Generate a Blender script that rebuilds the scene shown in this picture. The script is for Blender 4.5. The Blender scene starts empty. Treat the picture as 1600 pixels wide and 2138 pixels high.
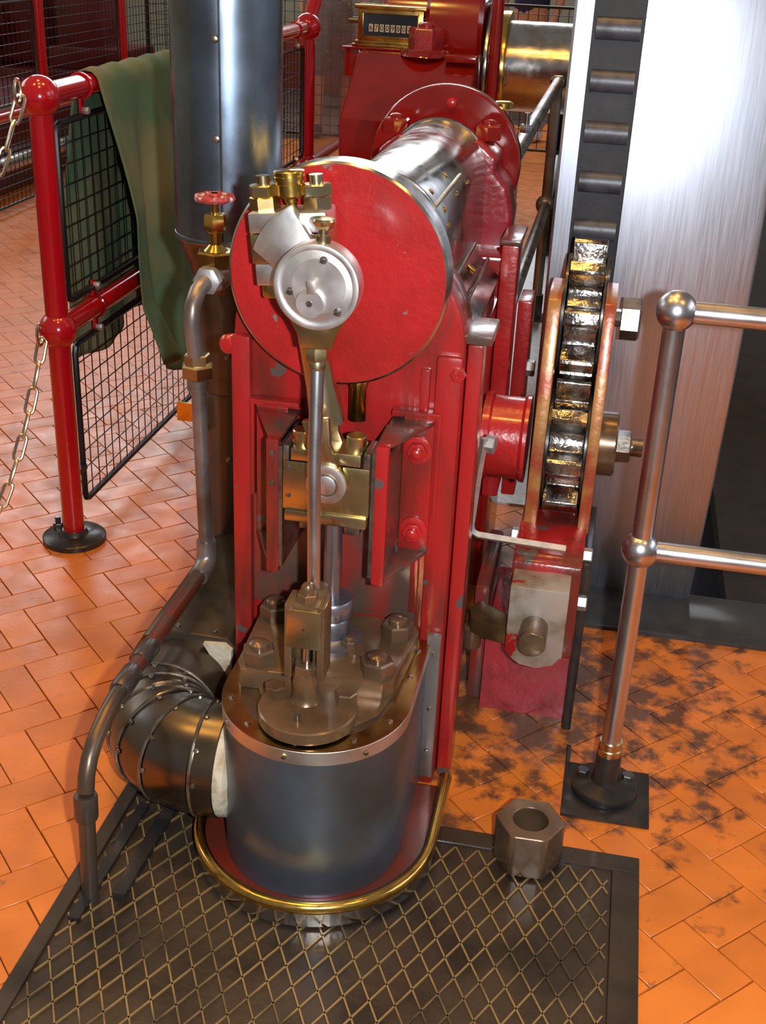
import bpy, bmesh, math, random
from math import sin, cos, pi, radians, sqrt, atan2
from mathutils import Vector, Matrix
random.seed(7)
S = bpy.context.scene
COL = S.collection
V = Vector

# ------------------------------------------------------------------ camera
TH, YAW, ROLL, H, FPX = radians(25.92), radians(10.1), radians(2.62), 1.6, 2509.0
fw = V((-sin(YAW)*cos(TH), cos(YAW)*cos(TH), -sin(TH)))
r0 = V((cos(YAW), sin(YAW), 0)); u0 = r0.cross(fw)
CR = cos(ROLL)*r0 + sin(ROLL)*u0; CU = cos(ROLL)*u0 - sin(ROLL)*r0
cd = bpy.data.cameras.new('camera'); cam = bpy.data.objects.new('camera', cd); COL.objects.link(cam)
cam.matrix_world = Matrix(((CR.x, CU.x, -fw.x, 0), (CR.y, CU.y, -fw.y, 0), (CR.z, CU.z, -fw.z, H), (0, 0, 0, 1)))
cd.sensor_fit = 'HORIZONTAL'; cd.sensor_width = 36; cd.lens = FPX/1600*36; cd.clip_start = .05; cd.clip_end = 100
S.camera = cam

# ------------------------------------------------------------------ world, lights, exposure
w = bpy.data.worlds.new('hall_ambient'); S.world = w; w.use_nodes = True
bg = w.node_tree.nodes['Background']; bg.inputs[0].default_value = (1.0, .93, .86, 1); bg.inputs[1].default_value = .15
def light(name, kind, loc, energy, color, size=.1, size_y=None, target=None):
    d = bpy.data.lights.new(name, kind); d.energy = energy; d.color = color
    if kind == 'AREA':
        d.size = size
        if size_y: d.shape = 'RECTANGLE'; d.size_y = size_y
    else: d.shadow_soft_size = size
    o = bpy.data.objects.new(name, d); COL.objects.link(o); o.location = loc
    if target is not None: o.rotation_euler = (V(target)-V(loc)).to_track_quat('-Z', 'Y').to_euler()
    return o
light('camera_flash', 'POINT', V((0, 0, H)) + CR*.13 + CU*.0, 178, (.96, .98, 1), .022)
for k, (x, y, z) in enumerate(((-2.0, 1.7, 4.2), (-.4, 1.2, 4.2), (-1.6, 3.2, 4.2), (-.1, 2.9, 4.2), (-.9, 2.2, 4.5), (1.5, .8, 4.3))):
    light('warm_pendant_bulb', 'POINT', (x, y, z), 62, (1, .50, .10), .11)
light('daylight_window', 'AREA', (-3.0, 12.0, 4.6), 330, (.92, .95, 1), 8, 2.2, (-1.5, 4, 0))
light('daylight_window', 'AREA', (5.5, 3.2, 3.4), 70, (.88, .90, 1), 5, 2.0, (-.4, 3, .8))
light('daylight_window', 'AREA', (-7.2, 5.5, 4.0), 70, (.92, .95, 1), 5, 2.0, (-1.5, 4, .3))
S.cycles.max_bounces = 6; S.cycles.diffuse_bounces = 3; S.cycles.glossy_bounces = 4; S.cycles.transmission_bounces = 4; S.cycles.transparent_max_bounces = 8
S.cycles.caustics_reflective = False; S.cycles.caustics_refractive = False
S.view_settings.view_transform = 'Standard'; S.view_settings.look = 'None'; S.view_settings.gamma = 1
S.view_settings.exposure = 0.18; S.view_settings.use_curve_mapping = False

# ------------------------------------------------------------------ mesh builder
def frame(ax):
    ax = V(ax).normalized()
    t = V((0, 0, 1)) if abs(ax.z) < .9 else V((1, 0, 0))
    u = t.cross(ax).normalized(); v = ax.cross(u).normalized()
    return u, v, ax
class MB:
    def __init__(s): s.v = []; s.f = []
    def add(s, vs, fs):
        b = len(s.v); s.v += [V(p) for p in vs]; s.f += [[i+b for i in f] for f in fs]; return s
    def box(s, x0, x1, y0, y1, z0, z1):
        return s.add([(x, y, z) for x in (x0, x1) for y in (y0, y1) for z in (z0, z1)],
                     [(0, 1, 3, 2), (4, 6, 7, 5), (0, 4, 5, 1), (2, 3, 7, 6), (0, 2, 6, 4), (1, 5, 7, 3)])
    def obox(s, c, a, b, d):
        c, a, b, d = V(c), V(a), V(b), V(d)
        return s.add([c+i*a+j*b+k*d for i in (-1, 1) for j in (-1, 1) for k in (-1, 1)],
                     [(0, 1, 3, 2), (4, 6, 7, 5), (0, 4, 5, 1), (2, 3, 7, 6), (0, 2, 6, 4), (1, 5, 7, 3)])
    def lathe(s, prof, o=(0, 0, 0), ax=(0, 0, 1), n=28, rot=0):
        u, v, a = frame(ax); o = V(o); vs = []; fs = []; rings = []
        for r, h in prof:
            if r <= 1e-6: rings.append([len(vs)]); vs.append(o+a*h)
            else:
                rings.append(list(range(len(vs), len(vs)+n)))
                vs += [o+a*h+(u*cos(rot+2*pi*i/n)+v*sin(rot+2*pi*i/n))*r for i in range(n)]
        for A, B in zip(rings, rings[1:]):
            for i in range(n):
                j = (i+1) % n
                if len(A) == 1 and len(B) == 1: continue
                if len(A) == 1: fs.append((A[0], B[j], B[i]))
                elif len(B) == 1: fs.append((A[i], A[j], B[0]))
                else: fs.append((A[i], A[j], B[j], B[i]))
        if len(rings[0]) > 1: fs.append(list(reversed(rings[0])))
        if len(rings[-1]) > 1: fs.append(rings[-1])
        return s.add(vs, fs)
    def cyl(s, p0, p1, r0, r1=None, n=24, rot=0):
        p0, p1 = V(p0), V(p1); r1 = r0 if r1 is None else r1
        return s.lathe([(r0, 0), (r1, (p1-p0).length)], p0, p1-p0, n, rot)
    def pipe(s, o, ax, ro, ri, h, n=32):   # hollow ring
        u, v, a = frame(ax); o = V(o); vs = []; fs = []
        for r, hh in ((ro, 0), (ro, h), (ri, h), (ri, 0)):
            vs += [o+a*hh+(u*cos(2*pi*i/n)+v*sin(2*pi*i/n))*r for i in range(n)]
        for k in range(4):
            for i in range(n):
                j = (i+1) % n; A = k*n; B = ((k+1) % 4)*n
                fs.append((A+i, A+j, B+j, B+i))
        return s.add(vs, fs)
    def sphere(s, c, r, n=24, m=14, sz=1):
        return s.lathe([(r*sin(pi*i/m), -r*sz*cos(pi*i/m)) for i in range(m+1)], c, (0, 0, 1), n)
    def hex(s, o, ax, r, h, rot=0, ch=.12):
        return s.lathe([(r, 0), (r, h*(1-ch)), (r*.88, h)], o, ax, 6, rot)
    def tube(s, pts, r, n=14, closed=False):
        pts = [V(p) for p in pts]; N = len(pts); vs = []; fs = []; rr = r if isinstance(r, (list, tuple)) else [r]*N
        T = []
        for i in range(N):
            a = pts[i-1] if (i > 0 or closed) else pts[i]; b = pts[(i+1) % N] if (i < N-1 or closed) else pts[i]
            T.append((b-a).normalized())
        u, v, _ = frame(T[0])
        for i in range(N):
            if i:
                q = T[i-1].rotation_difference(T[i]); u = q @ u
            vv = T[i].cross(u)
            vs += [pts[i]+(u*cos(2*pi*k/n)+vv*sin(2*pi*k/n))*rr[i] for k in range(n)]
        for i in range(N if closed else N-1):
            A = i*n; B = ((i+1) % N)*n
            for k in range(n):
                j = (k+1) % n; fs.append((A+k, A+j, B+j, B+k))
        if not closed:
            fs.append(list(range(n-1, -1, -1))); fs.append(list(range((N-1)*n, N*n)))
        return s.add(vs, fs)
    def prism(s, poly, O, eu, ev, d):
        O, eu, ev, d = V(O), V(eu), V(ev), V(d); n = len(poly)
        a = [O+eu*p[0]+ev*p[1] for p in poly]
        return s.add(a+[p+d for p in a], [list(range(n-1, -1, -1)), list(range(n, 2*n))] +
                     [(i, (i+1) % n, n+(i+1) % n, n+i) for i in range(n)])
    def xy(s, poly, z0, z1): return s.prism(poly, (0, 0, z0), (1, 0, 0), (0, 1, 0), (0, 0, z1-z0))
    def xz(s, poly, y0, y1): return s.prism(poly, (0, y0, 0), (1, 0, 0), (0, 0, 1), (0, y1-y0, 0))
    def yz(s, poly, x0, x1): return s.prism(poly, (x0, 0, 0), (0, 1, 0), (0, 0, 1), (x1-x0, 0, 0))

WL = {}   # world location of every object made
def mk(name, mb, mat, parent=None, bev=0, ang=38, kind=None, label=None, seg=2, mods=None, origin=None):
    bm = bmesh.new()
    vs = [bm.verts.new(p) for p in mb.v]
    for f in mb.f:
        try: bm.faces.new([vs[i] for i in f])
        except ValueError: pass
    bmesh.ops.recalc_face_normals(bm, faces=bm.faces)
    if bev:
        es = [e for e in bm.edges if len(e.link_faces) == 2 and e.calc_face_angle(0) > radians(28)]
        bmesh.ops.bevel(bm, geom=es, offset=bev, segments=seg, profile=.6, affect='EDGES', clamp_overlap=True)
    lo = V([min(v.co[i] for v in bm.verts) for i in range(3)]); hi = V([max(v.co[i] for v in bm.verts) for i in range(3)])
    c = V(((lo.x+hi.x)/2, (lo.y+hi.y)/2, lo.z if parent is None else (lo.z+hi.z)/2)) if origin is None else V(origin)
    bmesh.ops.translate(bm, verts=bm.verts, vec=-c)
    me = bpy.data.meshes.new(name); bm.to_mesh(me); bm.free()
    me.shade_smooth(); me.set_sharp_from_angle(angle=radians(ang))
    me.materials.append(mat)
    o = bpy.data.objects.new(name, me); COL.objects.link(o)
    WL[o.name] = c
    if parent is not None:
        o.parent = parent; o.location = c-WL[parent.name]
    else: o.location = c
    if kind: o['kind'] = kind
    if label: o['label'] = label
    return o
def thing(name, loc, label, cat, group=None):
    o = bpy.data.objects.new(name, None); COL.objects.link(o); o.location = loc; o.empty_display_size = .05
    WL[o.name] = V(loc); o['label'] = label; o['category'] = cat
    if group: o['group'] = group
    return o
def tag(o, label, cat, group=None):
    o['label'] = label; o['category'] = cat
    if group: o['group'] = group
    return o
def inst(src, name, parent, loc, rot=None):
    o = bpy.data.objects.new(name, src.data); COL.objects.link(o); o.parent = parent
    o.location = V(loc)-WL[parent.name]; WL[o.name] = V(loc)
    if rot: o.rotation_euler = rot
    return o

# ------------------------------------------------------------------ materials
def pm(name, col, rough=.5, metal=0., col2=None, sc=8, lo=.5, hi=.62, bump=0, bsc=60, coat=0, rvar=0,
       stretch=None, chip=None, chsc=25, chth=.66, rnd=0, spec=.5, trans=0):
    m = bpy.data.materials.new(name); m.use_nodes = True
    nt = m.node_tree; N = nt.nodes; L = nt.links; b = N['Principled BSDF']
    geo = N.new('ShaderNodeNewGeometry'); co = geo.outputs['Position']
    def noise(scale, detail=5, st=None):
        n = N.new('ShaderNodeTexNoise'); n.inputs['Scale'].default_value = scale; n.inputs['Detail'].default_value = detail
        if st:
            mp = N.new('ShaderNodeMapping'); mp.inputs['Scale'].default_value = st; L.new(co, mp.inputs['Vector']); L.new(mp.outputs[0], n.inputs['Vector'])
        else: L.new(co, n.inputs['Vector'])
        return n.outputs['Fac']
    def ramp(f, a, c):
        r = N.new('ShaderNodeMapRange'); r.inputs[1].default_value = a; r.inputs[2].default_value = c; L.new(f, r.inputs[0]); return r.outputs[0]
    def mix(f, A, B):
        x = N.new('ShaderNodeMix'); x.data_type = 'RGBA'
        L.new(f, x.inputs[0])
        for k, q in ((6, A), (7, B)):
            if hasattr(q, 'is_output') or hasattr(q, 'links'): L.new(q, x.inputs[k])
            else: x.inputs[k].default_value = (*q, 1)
        return x.outputs[2]
    cur = col
    if col2: cur = mix(ramp(noise(sc, 6, stretch), lo, hi), cur, col2)
    if rnd:
        oi = N.new('ShaderNodeObjectInfo'); hs = N.new('ShaderNodeHueSaturation')
        mr = N.new('ShaderNodeMapRange'); mr.inputs[3].default_value = 1-rnd; mr.inputs[4].default_value = 1+rnd
        L.new(oi.outputs['Random'], mr.inputs[0]); L.new(mr.outputs[0], hs.inputs['Value'])
        if isinstance(cur, tuple): hs.inputs['Color'].default_value = (*cur, 1)
        else: L.new(cur, hs.inputs['Color'])
        cur = hs.outputs[0]
    if chip:
        cur = mix(ramp(noise(chsc, 4), chth, chth+.02), cur, chip)
    if isinstance(cur, tuple): b.inputs['Base Color'].default_value = (*cur, 1)
    else: L.new(cur, b.inputs['Base Color'])
    b.inputs['Roughness'].default_value = rough; b.inputs['Metallic'].default_value = metal
    b.inputs['Specular IOR Level'].default_value = spec
    if rvar:
        mr = N.new('ShaderNodeMapRange'); mr.inputs[3].default_value = max(.03, rough-rvar); mr.inputs[4].default_value = min(1, rough+rvar)
        mr.inputs[1].default_value = .3; mr.inputs[2].default_value = .7
        L.new(noise(sc*1.7, 5, stretch), mr.inputs[0]); L.new(mr.outputs[0], b.inputs['Roughness'])
    if coat: b.inputs['Coat Weight'].default_value = coat; b.inputs['Coat Roughness'].default_value = .12
    if trans: b.inputs['Transmission Weight'].default_value = trans
    if bump:
        bp = N.new('ShaderNodeBump'); bp.inputs['Strength'].default_value = bump; bp.inputs['Distance'].default_value = .004
        L.new(noise(bsc, 4, stretch), bp.inputs['Height']); L.new(bp.outputs[0], b.inputs['Normal'])
    return m
RED = pm('engine_red_paint', (.46, .017, .019), .27, 0, (.30, .014, .012), 9, .44, .72, .3, 70, .5, 0, None, (.20, .15, .14), 26, .685)
REDC = pm('chipped_red_paint', (.38, .015, .015), .26, 0, (.14, .020, .013), 14, .42, .66, .4, 60, .5, 0, (1, 1, .28), (.09, .075, .07), 17, .655)
REDW = pm('grimy_red_paint', (.26, .022, .018), .3, 0, (.085, .05, .038), 12, .34, .56, .3, 50, .5, 0, (1, 1, .3))
FARRED = pm('far_machine_red_paint', (.10, .006, .008), .3, 0, (.06, .005, .006), 5, .4, .7)
RAILRED = pm('rail_red_paint', (.40, .004, .010), .16, 0, None, 8, .5, .6, .04, 30, .6)
DIMRED = pm('dim_lit_red_paint', (.29, .009, .007), .14, 0, (.19, .007, .005), 5, .4, .8, .05, 30, .7)  # same red as the engine, its different lighting put into a darker colour
PINKRED = pm('base_red_paint', (.36, .022, .035), .28, 0, (.20, .016, .02), 14, .45, .7, .45, 55, .5)
STEEL = pm('polished_steel', (.60, .58, .56), .2, 1, (.42, .38, .34), 14, .45, .75, 0, 60, 0, .08)
RAILST = pm('brushed_rail_steel', (.58, .58, .62), .30, 1, (.50, .45, .42), 9, .45, .8, .03, 160, 0, .05)
BRIGHT = pm('bright_machined_steel', (.82, .81, .82), .38, 1, (.70, .64, .55), 12, .5, .75, .02, 60, 0, .07)
FLY = pm('brushed_flywheel_steel', (.56, .61, .72), .42, 1, (.48, .52, .60), 90, .4, .7, .02, 60, 0, .06, (2.2, .06, .06))
YSTEEL = pm('oil_stained_steel', (.60, .53, .36), .27, 1, (.55, .42, .18), 9, .4, .62, .02, 60, 0, .06)
BRASS = pm('brass', (.72, .47, .12), .2, 1, (.50, .30, .08), 20, .5, .75, .02, 60, 0, .06)
BLUED = pm('blued_steel_cladding', (.19, .24, .31), .38, .85, (.15, .15, .14), 5, .48, .72, .05, 28, 0, .09)
PIPEBL = pm('blued_sheet_pipe', (.25, .33, .44), .30, 1, (.12, .13, .15), 4, .5, .75, .04, 20, 0, .09)
OILY = pm('oily_brown_iron', (.16, .098, .058), .30, .45, (.085, .048, .028), 12, .42, .66, .12, 70, .3, .08)
OILYT = pm('oil_wet_cover_iron', (.20, .12, .062), .27, .45, (.11, .062, .032), 9, .42, .66, .05, 60, .3, .07)
BANDT = pm('golden_oiled_steel', (.46, .30, .10), .25, 1, (.34, .20, .06), 10, .42, .7, .03, 60, 0, .06)
GUN = pm('gunmetal_bolt', (.28, .25, .22), .3, .9, (.16, .11, .07), 30, .45, .7, .1, 90, .2, .06)
IRON = pm('black_iron', (.025, .024, .024), .32, .3, (.06, .045, .035), 18, .48, .75, .1, 60, .2)
ROD = pm('grey_piston_rod', (.25, .25, .29), .35, .85, (.15, .14, .16), 10, .45, .7, .03, 40)
GEARM = pm('greasy_gear_steel', (.42, .40, .38), .17, 1, (.07, .06, .055), 26, .45, .68, .35, 120, .4, .06)
RACK = pm('dark_rim_casting', (.020, .020, .025), .6, .1, (.034, .034, .042), 20, .45, .7, .12, 90)
TOOTHM = pm('dark_rack_tooth', (.10, .105, .125), .42, .35, (.05, .05, .06), 24, .45, .7, .1, 90)
RUSTRED = pm('rust_edged_red_paint', (.34, .06, .02), .3, .15, (.42, .19, .05), 12, .42, .6, .2, 60, .4)
WORN = pm('worn_painted_iron', (.50, .46, .40), .4, .55, (.30, .25, .18), 16, .42, .6, .1, 60, .1, 0, None, (.45, .02, .02), 16, .60)
GALV = pm('galvanised_steel', (.56, .56, .57), .42, .8, (.46, .46, .48), 60, .45, .6, .06, 140)
GREYP = pm('weathered_pipe_metal', (.30, .28, .28), .38, .7, (.17, .13, .10), 9, .42, .66, .06, 60, 0, .06)
DARKP = pm('dark_pipe_metal', (.085, .075, .07), .33, .6, (.15, .09, .05), 9, .45, .7, .06, 60, .1, .06)
LAGM = pm('brown_lagging_sheet', (.15, .12, .09), .33, .85, (.085, .06, .035), 7, .42, .66, .06, 40, .15, .08)
ELBM = pm('dark_elbow_sheet', (.19, .18, .17), .30, 1, (.20, .14, .07), 6, .45, .68, .04, 30, 0, .07)
PLASTER = pm('fibrous_plaster', (.62, .55, .42), .9, 0, (.42, .33, .22), 28, .45, .65, .7, 70)
CLOTH = pm('green_canvas', (.078, .135, .075), .85, 0, (.17, .165, .085), 5, .42, .7, .25, 240, 0, 0, None, None, 25, .66, 0, .2)
WIRE = pm('black_mesh_wire', (.012, .012, .014), .35, .3)
GROUT = pm('dark_grout', (.07, .035, .022), .85, 0)
MATI = pm('oily_floor_plate', (.042, .028, .018), .46, .2, (.016, .011, .008), 6, .42, .62, .3, 60, .12, .12)
RIBM = pm('worn_plate_rib', (.27, .18, .075), .42, .3, (.06, .045, .03), 5, .50, .64, .1, 80)
KERB = pm('oily_pit_plate', (.035, .033, .033), .6, .2, (.06, .055, .05), 16, .45, .7, .25, 70, .2)
DARKB = pm('oily_dark_boards', (.028, .017, .012), .85, 0, (.015, .010, .008), 9, .4, .7, .3, 50)
CHAINM = pm('zinc_chain', (.66, .62, .50), .3, 1, (.60, .45, .2), 30, .5, .7)
HANDW = pm('worn_valve_wheel_red', (.40, .05, .05), .35, .2, (.55, .52, .5), 90, .55, .62)
TRAYR = pm('tray_dark_red', (.17, .022, .012), .22, .2, (.09, .03, .015), 10, .45, .7, .1, 40, .4)
BROWNH = pm('bronze_lever', (.20, .145, .07), .34, .8, (.11, .07, .035), 18, .45, .7, .15, 60)
WALLG = pm('pale_green_wall', (.42, .45, .38), .8)
WALLC = pm('cream_wall', (.62, .58, .42), .8)
DADO = pm('red_brown_dado', (.30, .06, .035), .5)
GREYW = pm('grey_masonry', (.33, .34, .32), .85, 0, (.40, .36, .33), 3, .4, .7)
BRN = pm('brown_board', (.16, .06, .05), .5, 0, (.12, .045, .035), 6)
MINT = pm('pale_green_sheet', (.40, .56, .44), .7, 0, (.55, .66, .58), 6)
SKIN = pm('skin', (.56, .30, .20), .5)
NAVY = pm('navy_fabric', (.02, .025, .09), .8)
JEAN = pm('light_blue_denim', (.30, .36, .52), .85)
WHITEF = pm('white_leather', (.7, .7, .7), .5)
SHIRT = pm('blue_shirt_cloth', (.10, .18, .55), .8)
DRESS = pm('dark_brown_fabric', (.10, .055, .05), .85, 0, (.20, .09, .08), 20)
HAIR = pm('brown_hair', (.04, .022, .012), .6)
DIAL = pm('dark_blue_dial', (.02, .03, .055), .2, 0, None, coat=.5)
DIGW = pm('ivory_counter_wheel', (.62, .58, .48), .5)
INK = pm('black_ink', (.012, .012, .012), .6)

def tile_mat(joined):
    m = pm('joined_terracotta_tile' if joined else 'terracotta_tile', (.66, .190, .028), .36, 0, (.50, .138, .022), 7, .42, .75, .10, 90, 0, .10, None, None, 25, .66, 0 if joined else .11, .45)
    nt = m.node_tree; N = nt.nodes; L = nt.links; b = N['Principled BSDF']
    src = b.inputs['Base Color'].links[0].from_socket
    geo = N.new('ShaderNodeNewGeometry')
    # oil stains, thick by the barring gear and the pit, thinning out over the floor
    n = N.new('ShaderNodeTexNoise'); n.inputs['Scale'].default_value = 13; n.inputs['Detail'].default_value = 10; n.inputs['Roughness'].default_value = .62
    L.new(geo.outputs['Position'], n.inputs['Vector'])
    dv = N.new('ShaderNodeVectorMath'); dv.operation = 'DISTANCE'; dv.inputs[1].default_value = (0, 2.42, 0); L.new(geo.outputs['Position'], dv.inputs[0])
    mr = N.new('ShaderNodeMapRange'); mr.inputs[1].default_value = .12; mr.inputs[2].default_value = .95; mr.inputs[3].default_value = .15; mr.inputs[4].default_value = -.10
    L.new(dv.outputs['Value'], mr.inputs[0])
    ad = N.new('ShaderNodeMath'); ad.operation = 'ADD'; L.new(n.outputs['Fac'], ad.inputs[0]); L.new(mr.outputs[0], ad.inputs[1])
    r2 = N.new('ShaderNodeMapRange'); r2.inputs[1].default_value = .54; r2.inputs[2].default_value = .66; L.new(ad.outputs[0], r2.inputs[0])
    x = N.new('ShaderNodeMix'); x.data_type = 'RGBA'; x.inputs[7].default_value = (.13, .050, .022, 1)
    L.new(r2.outputs[0], x.inputs[0]); L.new(src, x.inputs[6]); L.new(x.outputs[2], b.inputs['Base Color'])
    return m
TILE, TILEJ = tile_mat(False), tile_mat(True)

# ------------------------------------------------------------------ setting
def proj(p):
    d = V(p)-V((0, 0, H)); k = d.dot(fw)
    return (800+FPX*d.dot(CR)/k, 1069-FPX*d.dot(CU)/k) if k > .1 else (-9999, -9999)
mb = MB()
for x0, x1, y0, y1 in ((-9, -.17, -3, 13.2), (-.17, .43, -3, 2.95), (.43, 5, -3, 13.2), (-.17, .43, 9.6, 13.2)): mb.box(x0, x1, y0, y1, -.12, -.009)
floor = mk('floor', mb, GROUT); floor['kind'] = 'structure'; floor['label'] = 'orange terracotta tile floor laid in herringbone'
PLATE = (-.83, .20, .90, 1.862)
def in_rects(x, y):
    if PLATE[0]+.1 < x < PLATE[1]-.1 and y < PLATE[3]-.1: return True
    if -.05 < x < 5 and y > 2.83: return True
    return False
# herringbone, blocks 1 x 2, turned 45 degrees
W = .0825; G = .0012
tw = MB().box(G, 2*W-G, G, W-G, -.012, 0)
tsrc = None; tiles = []
e1 = V((cos(-pi/4), sin(-pi/4), 0)); e2 = V((cos(pi/4), sin(pi/4), 0)); O0 = V((.222, 2.372, 0))
for i in range(-90, 110):
    for j in range(-90, 110):
        k = (i-j) % 4
        if k == 0: a, b_ = (i, j), False
        elif k == 3: a, b_ = (i, j), True
        else: continue
        if not b_: c = (i+1, j+.5); hor = True
        else: c = (i+.5, j+1-0); hor = False
        p = O0+e1*(c[0]*W)+e2*(c[1]*W)
        tiles.append((p, hor))
seen = []; rest = []
for p, hor in tiles:
    if not (-8.6 < p.x < 4.6 and .55 < p.y < 12.8) or in_rects(p.x, p.y): continue
    x, y = proj(p)
    if -60 < x < 1660 and -40 < y < 2200:
        hid = (-.64 < p.x < -.2 and 1.7 < p.y < 3.4) or (-.86 < p.x < -.64 and 1.75 < p.y < 2.5) or (-.15 < p.x < .02 and 2.32 < p.y < 2.7)
        (rest if hid else seen).append((p, hor))
    elif p.y < 6 and -3 < p.x < 2: rest.append((p, hor))
seen.sort(key=lambda t: t[0].xy.length)
near, far = seen[:300], seen[300:]+rest
tm = mk('tile', MB().box(-W+G, W-G, -W/2+G, W/2-G, -.012, 0), TILE, floor, origin=(0, 0, 0), bev=.0012, seg=1)
tmesh = tm.data; bpy.data.objects.remove(tm); WL.pop('tile', None)
for p, hor in near:
    o = bpy.data.objects.new('tile', tmesh); COL.objects.link(o); o.parent = floor
    o.location = p-WL[floor.name]+V((0, 0, random.uniform(-.0008, .0004))); o.rotation_euler = (random.uniform(-.003, .003), random.uniform(-.003, .003), -pi/4 if hor else pi/4)
mb = MB()
for p, hor in far:
    a, b_ = (e1, e2) if hor else (e2, e1)
    mb.obox(p-V((0, 0, .006)), a*(W-G), b_*(W/2-G), V((0, 0, .006)))
mk('tile', mb, TILEJ, floor, kind='stuff')
def st(o): o['kind'] = 'structure'; return o
st(mk('wall_back', MB().box(-9, 5, 13.2, 13.4, .62, 6).box(-9, -4.2, 13.2, 13.4, 0, .62), WALLG))
st(mk('trim_1', MB().box(-4.2, 5, 13.15, 13.4, 0, .62), DADO))
st(mk('wall_left', MB().box(-9.2, -9, -3, 13.4, 0, 6), WALLC))
# steel plate round the flywheel pit, and the pit itself
p = st(mk('trim_2', MB().box(-.10, 2.6, 2.72, 2.95, -.02, .012), KERB, bev=.004)); p['label'] = 'oily black steel plate along the flywheel pit edge'
st(mk('trim_3', MB().box(.425, 2.6, 2.95, 9.6, -.05, .010), DARKB))
st(mk('wall_pit', MB().box(-.19, -.17, 2.95, 9.6, -2.6, -.01).box(.43, .45, 2.95, 9.6, -2.6, -.01).box(-.17, .43, 2.93, 2.95, -2.6, -.01).box(-.17, .43, 2.95, 9.6, -2.62, -2.6), IRON))

# ------------------------------------------------------------------ cast floor plate with diamond ribs
x0, x1, y0, y1 = PLATE
t = thing('floor_plate', ((x0+x1)/2, (y0+y1)/2, 0), 'oily dark cast-iron floor plate with raised diamond ribs in the foreground', 'floor plate')
mk('plate', MB().box(x0, x1, y0, y1, -.008, .006), MATI, t)
for a in ((x0, x1, y1-.045, y1), (x1-.052, x1, y0, y1-.045), (x0, x0+.03, y0, y1-.045)):
    mk('border', MB().box(a[0], a[1], a[2], a[3], .004, .0125), MATI, t, bev=.002, seg=1)
ix0, ix1, iy0, iy1 = x0+.034, x1-.058, y0+.01, y1-.05
SL = .54; SP = .0435
for sgn in (1, -1):
    c = -4.0
    while c < 4:
        # x = c + sgn*SL*y
        ys = [iy0, iy1]
        ya = sorted(((ix0-c)/(sgn*SL), (ix1-c)/(sgn*SL)))
        a, b_ = max(ys[0], ya[0]), min(ys[1], ya[1])
        if b_-a > .01:
            A = V((c+sgn*SL*a, a, .0065)); B = V((c+sgn*SL*b_, b_, .0065)); d = (B-A).normalized(); s_ = V((-d.y, d.x, 0))
            mk('rib', MB().obox((A+B)/2, d*(B-A).length/2, s_*.0015, V((0, 0, .003))), RIBM, t)
        c += SP
# slot in the plate on the left, where the drain pipe goes down
mk('slot_frame', MB().obox((-.72, 1.66, .012), V((.004, .13, 0)), V((.012, 0, 0)), (0, 0, .009)).obox((-.775, 1.62, .010), V((.004, .16, 0)), V((.010, 0, 0)), (0, 0, .007)), IRON, t)

# ------------------------------------------------------------------ drip tray
def obround(cx, cy, R, yb, n=36):
    return [(cx+R, yb)]+[(cx+R*cos(-a), cy+R*sin(-a)) for a in [pi*i/n for i in range(n+1)]]+[(cx-R, yb)]
t = thing('drip_tray', (-.416, 1.77, 0), 'brass-rimmed curved drip tray round the foot of the engine cylinder', 'drip tray')
mk('pan', MB().xy(obround(-.416, 1.765, .220, 1.97), .008, .020), TRAYR, t)
ob = obround(-.416, 1.765, .222, 1.965); mb = MB(); n = len(ob); so = obround(-.416, 1.765, .229, 1.965)
inn = obround(-.416, 1.765, .213, 1.965)
for i in range(n-1):
    a, b_, c, d = so[i], so[i+1], inn[i+1], inn[i]
    mb.add([(*a, .013), (*b_, .013), (*b_, .046), (*a, .046), (*d, .010), (*c, .010), (*c, .046), (*d, .046)], [(0, 1, 2, 3), (4, 7, 6, 5), (3, 2, 6, 7)])
mk('side_strip', mb, STEEL, t)
mk('brass_rim', MB().tube([(*p, .050) for p in ob], .0115, 12), BRASS, t)

# ------------------------------------------------------------------ the barring engine
AX, AZ = -.437, 1.065
E = thing('steam_engine', (AX, 2.1, 0), 'red vertical single-cylinder barring engine with a blued steel clad cylinder', 'steam engine')
def nut(o, ax, r, h, mat, parent, name='nut', stud=0, srad=None, rot=0, dome=True):
    k = mk(name, MB().hex(o, ax, r, h, rot), mat, parent)
    if stud:
        a = V(ax).normalized(); srad = srad or r*.55
        pr = [(srad, 0), (srad, stud*.6), (srad*.7, stud*.9), (0, stud)] if dome else [(srad, 0), (srad, stud), (0, stud)]
        mk('stud', MB().lathe(pr, V(o)+a*h*.98, ax, 16), mat, k)
    return k
# column, an arched slab with edge ribs
cw = .212
arch = [(AX-cw, 0), (AX+cw, 0)]+[(AX+cw*cos(a), .93+cw*sin(a)) for a in [pi*i/24 for i in range(25)]]
col_ = mk('column', MB().xz(arch, 2.014, 2.13), REDC, E, bev=.008)
mk('edge_rib', MB().box(AX-cw, AX-cw+.036, 1.995, 2.02, .05, .93), REDC, E, bev=.006)
mk('edge_rib', MB().box(AX+cw-.048, AX+cw, 1.995, 2.02, .0, .93), REDC, E, bev=.010)
mk('edge_rib', MB().box(AX+cw-.075, AX+cw-.058, 2.004, 2.02, .40, .90), REDC, E, bev=.004)
mk('front_panel', MB().box(AX-cw+.036, AX+cw-.06, 2.006, 2.02, .38, .62), REDW, E, bev=.004)
mk('side_strip', MB().box(AX+cw+.002, AX+cw+.030, 2.03, 2.10, .0, .945), REDC, E, bev=.005)
mk('strip_cap', MB().box(AX+cw-.004, AX+cw+.045, 2.03, 2.15, .945, .962), REDW, E, bev=.003)
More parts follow.
